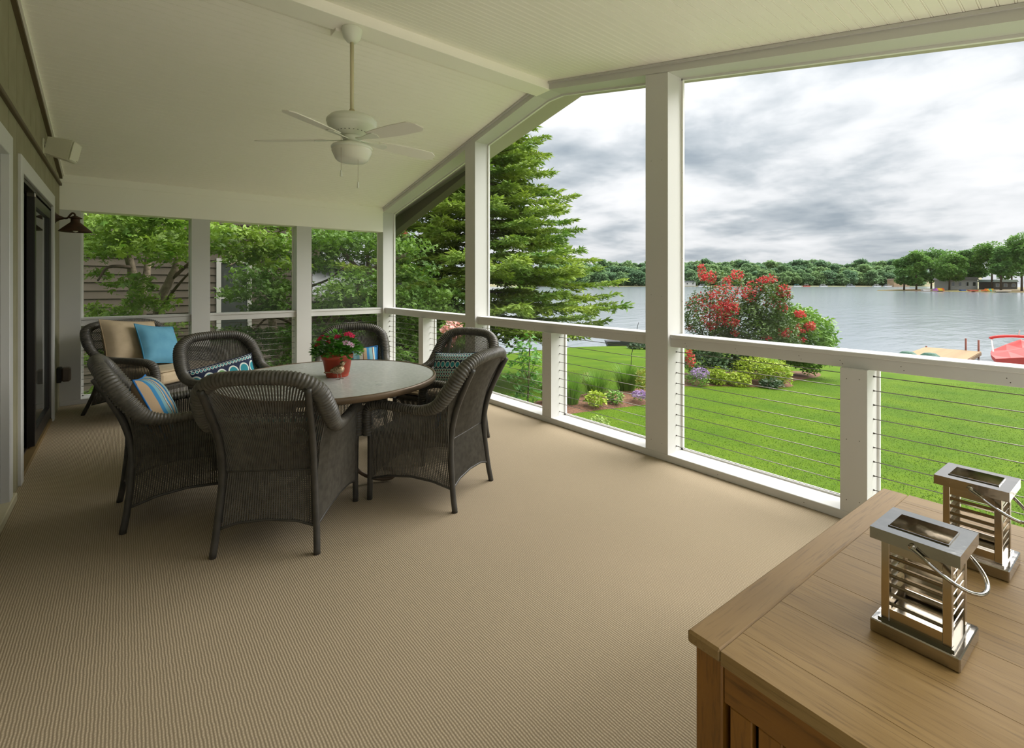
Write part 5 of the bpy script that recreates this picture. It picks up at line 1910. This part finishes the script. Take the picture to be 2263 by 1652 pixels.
# neighbouring house
HY = 12.6
nh = thing('neighbour_house', 'brown clapboard neighbour house half hidden by trees', 'building', (0, HY, -1.2))
CLAP = mat('brown_clapboard', (66, 58, 42), 0.8, var=((58, 50, 36), 3, 2))
MB().box(-9, 3.7, 0.06, 4.0, -0.3, 6.0).build('wall', mat('brown_house_wall', (54, 48, 36), 0.85), nh)
for i in range(36):
    z0 = -0.3 + i * 0.165
    mb = MB()
    mb.prism([(0.058, z0), (0.0, z0 + 0.004), (0.0 + 0.028, z0 + 0.176), (0.058, z0 + 0.176)], 0, -9, 3.72)
    mb.build('clapboard', CLAP, nh, fixn=True)
WT = mat('white_window_trim', (150, 148, 138), 0.6)
def far_window(x0, x1, z0, z1):
    w = MB().box(x0 - 0.09, x1 + 0.09, -0.03, 0.03, z1, z1 + 0.1).box(x0 - 0.09, x0, -0.03, 0.03, z0, z1).box(x1, x1 + 0.09, -0.03, 0.03, z0, z1).box(x0 - 0.12, x1 + 0.12, -0.05, 0.03, z0 - 0.07, z0).build('window', WT, nh)
    MB().box(x0, x1, 0.0, 0.02, z0, z1).build('pane', PANE, w)
    MB().box(x0, x1, -0.01, 0.02, (z0 + z1) / 2 - 0.02, (z0 + z1) / 2 + 0.02).build('sash_bar', WT, w)
far_window(1.72, 2.25, 1.35, 2.95)
far_window(-3.0, -2.2, 1.35, 2.95)
# lower wing with pale roof
wg = MB().box(3.7, 7.6, 0.6, 4.0, -0.3, 2.2).build('wing_wall', CLAP, nh)
mb = MB()
mb.prism([(0.3, 2.10), (0.3, 2.2), (2.4, 3.2), (2.4, 3.06)], 0, 2.9, 7.9)
mb.build('wing_roof', mat('pale_grey_roof', (170, 172, 172), 0.8, var=((150, 152, 152), 4, 3)), nh, fixn=True)
MB().box(2.9, 7.9, 0.24, 0.30, 2.02, 2.20).build('fascia_board', WT, nh)
MB().box(6.55, 7.15, 1.6, 2.2, 1.5, 6.2).build('chimney', mat('red_brick', (150, 74, 46), 0.9, var=((120, 58, 38), 12, 3)), nh)

# ================================================================ far shores
G_FAR_HAZED = [mat('hazed_far_tree_green', (112, 144, 100), 0.9, var=((132, 162, 112), 0.22, 4), trans=0.25),  # distance haze is mixed into these crown colours
         mat('hazed_far_tree_dark_green', (98, 132, 98), 0.9, var=((118, 150, 108), 0.22, 4), trans=0.25),
         mat('hazed_far_tree_light_green', (124, 154, 100), 0.9, var=((140, 168, 112), 0.22, 4), trans=0.25)]
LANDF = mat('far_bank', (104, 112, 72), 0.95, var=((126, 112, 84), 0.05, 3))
protos = []
for k in range(6):
    r2 = random.Random(50 + k)
    C = []
    for j in range(9):
        a = r2.uniform(0, 2 * PI)
        rr_ = r2.uniform(0.3, 4.2)
        zc3 = r2.uniform(3.0, 12.5)
        s_ = r2.uniform(3.0, 4.6) * (1.0 - 0.25 * (zc3 - 5) / 8)
        C.append(ell_pts((rr_ * math.cos(a), rr_ * math.sin(a), zc3), (s_ * 1.15, s_ * 1.15, s_ * 0.85), 400, 0.75))
    C.append(ell_pts((0, 0, 13.4), (3.2, 3.2, 3.0), 360, 0.75))
    V, F = leaf_quads(np.concatenate(C), 1.6, flat=0.5, aspect=0.9)
    me_o = np_mesh('lakeside_tree', V, F, G_FAR_HAZED[k % 3])
    protos.append(me_o.data)
    bpy.data.objects.remove(me_o)
rows = [(520, -2.2, 0.95), (548, 3.5, 1.05), (585, 9.0, 1.12)]
rt = random.Random(5)
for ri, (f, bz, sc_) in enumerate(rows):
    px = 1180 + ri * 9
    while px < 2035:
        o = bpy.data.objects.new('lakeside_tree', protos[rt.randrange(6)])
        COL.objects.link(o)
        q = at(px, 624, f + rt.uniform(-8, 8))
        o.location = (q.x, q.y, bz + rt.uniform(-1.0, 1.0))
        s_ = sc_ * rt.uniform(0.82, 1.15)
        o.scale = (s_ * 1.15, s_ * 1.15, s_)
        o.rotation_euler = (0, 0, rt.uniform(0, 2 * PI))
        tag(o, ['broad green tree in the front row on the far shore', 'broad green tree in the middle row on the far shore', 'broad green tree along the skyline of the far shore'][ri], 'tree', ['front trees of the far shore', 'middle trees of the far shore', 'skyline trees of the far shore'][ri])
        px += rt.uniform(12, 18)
# rising land of the far shore
V, F = [], []
for i in range(41):
    px = 1050 + i * 28
    for (f, z) in ((505, -3.2), (508, -2.4), (530, -1.0), (600, 8.0), (700, 9.0)):
        q = at(px, 624, f)
        V.append((q.x, q.y, z))
for i in range(40):
    for k in range(4):
        F.append((i * 5 + k, (i + 1) * 5 + k, (i + 1) * 5 + k + 1, i * 5 + k + 1))
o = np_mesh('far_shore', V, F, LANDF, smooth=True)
tag(o, 'low grassy bank of the far shore', 'shore', kind='structure')


def far_house(label, px, f, zg, w, d, h, wallc, roofc, rz=0.0, nwin=2):
    q = at(px, 624, f)
    t = thing('lake_house', label, 'building', (q.x, q.y, zg), -0.6806 + rz)
    wm_ = mat('lake_house_wall', wallc, 0.8)
    MB().box(-w / 2, w / 2, -d / 2, d / 2, -1.5, h).build('wall', wm_, t)
    MB().prism([(-w / 2 - 0.4, h), (w / 2 + 0.4, h), (w / 2 - 0.6, h + w * 0.10), (-w / 2 + 0.6, h + w * 0.10)], 1, -d / 2 - 0.5, d / 2 + 0.5).build('roof', mat('lake_house_roof', roofc, 0.8), t, fixn=True)
    for i in range(nwin):
        x = -w / 2 + (i + 0.5) * w / nwin
        wn = MB().box(x - 0.8, x + 0.8, -d / 2 - 0.08, -d / 2, h * 0.35, h * 0.8).build('window', mat('far_window_trim', (190, 190, 182), 0.7), t)
        MB().box(x - 0.65, x + 0.65, -d / 2 - 0.12, -d / 2 - 0.06, h * 0.38, h * 0.77).build('pane', PANE, wn)
    return t


far_house('white lake house on the far shore behind the red shrub', 1522, 512, -2.0, 12, 8, 4.0, (206, 204, 196), (120, 122, 124))
far_house('dark roofed lake house on the far shore near the tall post', 1600, 512, -1.8, 10, 8, 3.6, (150, 140, 126), (92, 88, 84))
far_house('tan lake house on the far shore left of the wooded point', 1985, 500, -1.2, 16, 9, 5.0, (176, 148, 116), (122, 104, 88))


def small_boat(label, px, py, f, L, hull, top):
    q = at(px, 624, f)
    t = thing('moored_boat', label, 'boat', (q.x, q.y, LAKE_Z), -0.6806)
    mb = MB()
    mb.prism([(-L / 2, 0.0), (L / 2 - 0.8, 0.0), (L / 2, 0.9), (-L / 2, 0.9)], 1, -1.1, 1.1)
    mb.build('hull', mat('boat_hull', hull, 0.5), t, fixn=True)
    mb = MB().box(-L * 0.3, L * 0.15, -1.0, 1.0, 2.3, 2.5)
    for sx in (-L * 0.29, L * 0.14):
        mb.box(sx - 0.06, sx + 0.06, -0.95, -0.85, 0.9, 2.3)
        mb.box(sx - 0.06, sx + 0.06, 0.85, 0.95, 0.9, 2.3)
    mb.build('canopy', mat('boat_canopy', top, 0.6), t)


for lab, px, f, L, h_, c_ in (('white boat moored by the far shore, just right of the red shrub', 1762, 498, 8, (214, 216, 214), (120, 170, 160)), ('red and white boat moored at the far shore', 1783, 498, 7, (196, 90, 70), (206, 200, 196)), ('white boat under a small white boathouse roof on the far shore', 1820, 499, 8, (216, 216, 214), (222, 222, 220)),
                             ('long grey pontoon boat at the far shore', 1880, 498, 9, (186, 190, 190), (170, 180, 186)), ('white pontoon boat at the far shore left of the point', 1938, 497, 8, (214, 216, 216), (206, 206, 200)), ('white covered boat at the far shore nearest the point', 1962, 496, 8, (218, 218, 216), (160, 168, 170)), ('white boat at the far shore behind the red shrub', 1553, 498, 9, (216, 218, 216), (200, 204, 204))):
    small_boat(lab, px, 0, f, L, h_, c_)

# wooded point on the right
V, F = [], []
ring = [(1935, 243), (1985, 236), (2050, 226), (2120, 212), (2200, 200), (2300, 196), (2420, 205), (2500, 260), (2420, 330), (2250, 330), (2100, 290), (2000, 256)]
n = len(ring)
cq = at(2230, 624, 255)
for k, (sc_, dz) in enumerate(((1.0, -3.3), (0.985, -2.45), (0.8, -2.0), (0.4, -1.4), (0.02, -1.2))):
    for (px, f) in ring:
        q = at(px, 624, f)
        V.append((cq.x + (q.x - cq.x) * sc_, cq.y + (q.y - cq.y) * sc_, dz))
for k in range(4):
    for i in range(n):
        j = (i + 1) % n
        F.append((k * n + i, k * n + j, (k + 1) * n + j, (k + 1) * n + i))
o = np_mesh('wooded_point', V, F, mat('point_bank', (112, 116, 66), 0.95, var=((132, 104, 78), 0.12, 3)), smooth=True)
tag(o, 'grassy point of land reaching into the lake', 'shore', kind='structure')
G_PT = [mat('oak_crown_green', (92, 136, 58), 0.8, var=((120, 158, 70), 0.30, 4), trans=0.3), mat('oak_crown_deep_green', (80, 122, 58), 0.8, var=((106, 146, 68), 0.30, 4), trans=0.3)]


def point_tree(label, px, f, top_py, wpx, bottom_py, seed):
    q = at(px, 624, f)
    gz_ = -1.9
    t = thing('oak_tree', label, 'tree', (q.x, q.y, gz_), group='oaks on the wooded point')
    zt = at(px, top_py, f).z - gz_
    zb = at(px, bottom_py, f).z - gz_
    R = wpx * f / 1061.2 / 2
    r2 = random.Random(seed)
    MB().tube([(0, 0, -0.5), (0.2, 0, zb), (0.0, 0.2, zt * 0.75)], [0.42, 0.34, 0.12], 8).build('trunk', BARK_D, t, smooth=True)
    # crown: leafy tufts over several lobes
    C = []
    for j in range(11):
        a = r2.uniform(0, 2 * PI)
        u = r2.random()
        zc3 = zb + (zt - zb) * (0.12 + 0.72 * u)
        rr_ = R * r2.uniform(0.15, 0.72) * math.sqrt(max(0.05, 1 - (u - 0.35) ** 2 * 1.6))
        s_ = R * r2.uniform(0.34, 0.50)
        C.append(ell_pts((rr_ * math.cos(a), rr_ * math.sin(a), zc3), (s_, s_, s_ * 0.72), 680, 0.7))
    C.append(ell_pts((0, 0, zt - R * 0.45), (R * 0.5, R * 0.5, R * 0.45), 420, 0.75))
    C = np.concatenate(C)
    V, F = leaf_quads(C, 0.82, flat=0.5, aspect=0.8)
    np_mesh('crown', V, F, G_PT[seed % 2], t, kind='stuff')


for args in (('leafy oak at the tip of the wooded point', 1998, 238, 568, 52, 628, 1), ('oak leaning over the water near the tip of the point', 2025, 236, 552, 60, 630, 2), ('tall oak behind the tip of the point', 2058, 246, 547, 74, 624, 3),
             ('oak in front of the grey house on the point', 2098, 226, 552, 66, 622, 4), ('oak between the grey house and the dark cottage', 2145, 232, 549, 62, 620, 5), ('broad oak above the dark cottage on the point', 2192, 222, 532, 74, 612, 6),
             ('oak with a bare straight trunk before the dark cottage', 2212, 206, 545, 44, 612, 7), ('tallest oak at the picture edge on the point', 2258, 204, 514, 84, 616, 8), ('oak at the far side of the point by the picture edge', 2310, 210, 520, 90, 615, 9), ('low oak filling the middle of the point', 2125, 262, 562, 80, 624, 10), ('low oak at the back of the point', 2236, 250, 548, 70, 618, 11)):
    point_tree(*args)
far_house('grey two storey house among the oaks on the point', 2112, 232, -2.0, 13.5, 8, 4.6, (168, 168, 164), (120, 118, 116), nwin=4)
far_house('dark cottage with pale roof on the point', 2205, 225, -1.8, 11, 7, 3.4, (70, 66, 62), (150, 164, 158), nwin=3)
PBG = 'pedal boats beached on the point'
for i, (px, py, col) in enumerate(((2067, 0, (190, 110, 190)), (2070.5, 0, (220, 190, 60)), (2074, 0, (230, 200, 70)), (2077.5, 0, (226, 180, 50)), (2081, 0, (220, 110, 60)), (2175, 0, (226, 120, 50)), (2180, 0, (230, 196, 80)), (2184.5, 0, (90, 190, 190)), (2188, 0, (210, 200, 90)), (2191, 0, (230, 170, 40)))):
    f = 221 if px < 2100 else 205
    q = at(px, 624, f)
    side = 'near the tip of the point' if px < 2100 else 'before the dark cottage'
    nm_ = {0: 'violet', 1: 'yellow', 2: 'pale yellow', 3: 'gold', 4: 'orange red', 5: 'orange', 6: 'cream yellow', 7: 'turquoise', 8: 'olive yellow', 9: 'amber'}[i]
    t = thing('pedal_boat', '%s pedal boat beached %s' % (nm_, side), 'boat', (q.x, q.y, -2.3), -0.6806 + PI / 2, PBG)
    m_ = mat('pedal_boat_plastic', col, 0.5)
    MB().prism([(-1.2, 0), (1.0, 0), (1.3, 0.5), (-1.2, 0.5)], 1, -0.32, 0.32).build('hull', m_, t, fixn=True)
    MB().prism([(-0.6, 0.5), (0.0, 0.5), (-0.5, 1.1), (-0.75, 1.1)], 1, -0.3, 0.3).build('seat', m_, t, fixn=True)
for lab, px, f, col, L in (('white rowing boat beached near the tip of the point', 2046, 224, (226, 226, 224), 4.0), ('blue tarpaulin covered boat on the point', 2127, 215, (50, 96, 170), 2.6), ('red canoe lying on the bank of the point', 2150, 208, (200, 92, 70), 4.2), ('pale skiff at the water edge by the picture side', 2215, 200, (196, 182, 160), 7.0)):
    q = at(px, 624, f)
    t = thing('beached_boat', lab, 'boat', (q.x, q.y, -2.4), -0.6806)
    MB().prism([(-L / 2 + 0.5, 0), (L / 2 - 0.5, 0), (L / 2, 0.55), (-L / 2, 0.55)], 1, -0.6, 0.6).build('hull', mat('beached_hull', col, 0.6), t, fixn=True)
    MB().box(-0.15, 0.15, -0.55, 0.55, 0.50, 0.62).build('thwart', mat('thwart', (150, 130, 100), 0.7), t)

# ================================================================ dock and covered boat
dk = thing('wooden_dock', 'weathered wooden dock at the edge of the lawn', 'dock', (0, 0, 0))
DOCKM = mat('dock_plank', (150, 124, 84), 0.8, var=((132, 108, 72), 4, 3))
npk = 40
dsrc = None
for i in range(npk):
    x0 = 28.6 + i * 0.172
    mb = MB().box(0.0, 0.160, 4.15, 6.45, -2.40, -2.36)
    if dsrc is None:
        dsrc = mb.build('plank', DOCKM, dk, loc=(x0, 0, 0))
    else:
        inst(dsrc, 'plank', dk, Matrix.Translation((x0, 0, 0)))
MB().box(28.6, 35.45, 4.13, 4.20, -2.56, -2.40).build('edge_beam', mat('dock_beam', (120, 96, 66), 0.85), dk)
MB().box(28.6, 35.45, 6.40, 6.47, -2.56, -2.40).build('edge_beam', MATS['dock_beam'], dk)
PILE = mat('reddish_piling', (128, 76, 62), 0.85)
for (x, y, top_) in ((35.5, 4.75, -1.72), (35.5, 4.25, -1.76), (35.5, 6.4, -2.30), (31.5, 6.5, -2.34), (31.5, 4.1, -2.34)):
    MB().tube([(x, y, -4.0), (x, y, top_)], 0.042, 8).build('piling', PILE, dk, smooth=True)

bt = thing('covered_boat', 'boat under a red cover with a red folded sun top beside the dock', 'boat', (34.2, 2.55, LAKE_Z), 0.12)
bt.scale = (0.95, 0.95, 0.74)
REDC = mat('red_boat_cover', (214, 70, 66), 0.7, var=((196, 58, 56), 1.2, 3))
mb = MB()
secs = [(-2.9, 1.0, 0.95), (-1.4, 1.12, 1.35), (-0.2, 1.14, 1.15), (1.1, 1.08, 1.62), (2.2, 0.8, 1.1), (3.0, 0.12, 0.95)]
rows_ = []
for (x, hw, zt) in secs:
    row = [(x, -hw, 0.45), (x, -hw * 1.02, 0.72), (x, -hw * 0.5, 0.72 + (zt - 0.72) * 0.55), (x, 0, zt), (x, hw * 0.5, 0.72 + (zt - 0.72) * 0.55), (x, hw * 1.02, 0.72), (x, hw, 0.45)]
    rows_.append(row)
for r1 in rows_:
    mb.v += r1
for i in range(len(rows_) - 1):
    for k in range(6):
        a = i * 7 + k
        mb.f.append((a, a + 1, a + 8, a + 7))
mb.f.append(tuple(range(7)))
mb.f.append(tuple((len(rows_) - 1) * 7 + k for k in range(6, -1, -1)))
mb.build('cover', REDC, bt, fixn=True)
mb = MB()
for (x, hw, zt) in secs:
    mb.v += [(x, -hw, 0.5), (x, -hw * 0.6, -0.3), (x, hw * 0.6, -0.3), (x, hw, 0.5)]
for i in range(len(secs) - 1):
    for k in range(3):
        a = i * 4 + k
        mb.f.append((a, a + 1, a + 5, a + 4))
mb.build('hull', mat('white_boat_hull', (216, 216, 212), 0.4), bt, fixn=True)
arc = [(0.9, 1.1 * math.cos(a) * 1.05, 1.55 + 0.28 * math.sin(a)) for a in np.linspace(PI, 0, 13)]
MB().tube(arc, 0.09, 8).build('folded_sun_top', REDC, bt, smooth=True)
for sg in (1, -1):
    MB().tube([(0.2, 1.05 * sg, 0.7), (0.9, 1.12 * sg, 1.58)], 0.035, 6).build('strut', mat('white_strut', (224, 224, 222), 0.4), bt)
    MB().tube([(1.3, 1.02 * sg, 0.7), (0.9, 1.12 * sg, 1.58)], 0.03, 6).build('strut', MATS['white_strut'], bt)
MB().tube([(0.9, 0.1, 1.85), (0.9, 0.05, 2.25)], 0.03, 6).build('light_mast', MATS['white_strut'], bt)
for lab, px, py, f in (('dark green dome cover beyond the railing, the one with no dock behind it', 2006, 781, 23.2), ('dark green dome cover in front of the dock planks', 2055, 784, 23.0)):
    q = at(px, py, f)
    t = thing('dome_cover', lab, 'cover', (q.x, q.y, ground(q.x, q.y)))
    hz_ = q.z - t.location.z + 0.12
    mb = MB().lathe([(0.40, hz_ - 0.28), (0.36, hz_ - 0.14), (0.22, hz_ - 0.03), (0.03, hz_)], 14, cap=True)
    mb.build('fabric_dome', mat('dark_green_cover', (28, 82, 62), 0.7), t, smooth=False)
    MB().tube([(0, 0, 0), (0, 0, hz_ - 0.1)], 0.03, 8).build('pole', BARK_D, t)

bt2 = thing('moored_rowboat', 'dark hull of a small boat at the water edge seen under the rail', 'boat', tuple(at(1375, 624, 30.2).xy) + (LAKE_Z,), -0.6806)
MB().prism([(-0.9, 0.0), (0.9, 0.0), (1.05, 0.4), (-1.05, 0.4)], 1, -0.4, 0.4).build('hull', mat('black_hull', (40, 42, 46), 0.5), bt2, fixn=True)
MB().box(-0.15, 0.15, -0.38, 0.38, 0.36, 0.44).build('thwart', BARK_D, bt2)
q = at(1390, 830, 10.6)
hk = thing('shepherd_hook', 'thin dark metal garden rod leaning in the bed beside the big post', 'garden rod', (q.x, q.y, ground(q.x, q.y)))
e1 = at(1396, 782, 10.6) - Vector(hk.location)
e2 = at(1411, 712, 10.6) - Vector(hk.location)
MB().tube([(0, 0, -0.05), tuple(e1), tuple(e2)], [0.008, 0.007, 0.005], 6).build('rod', BLACKP, hk)
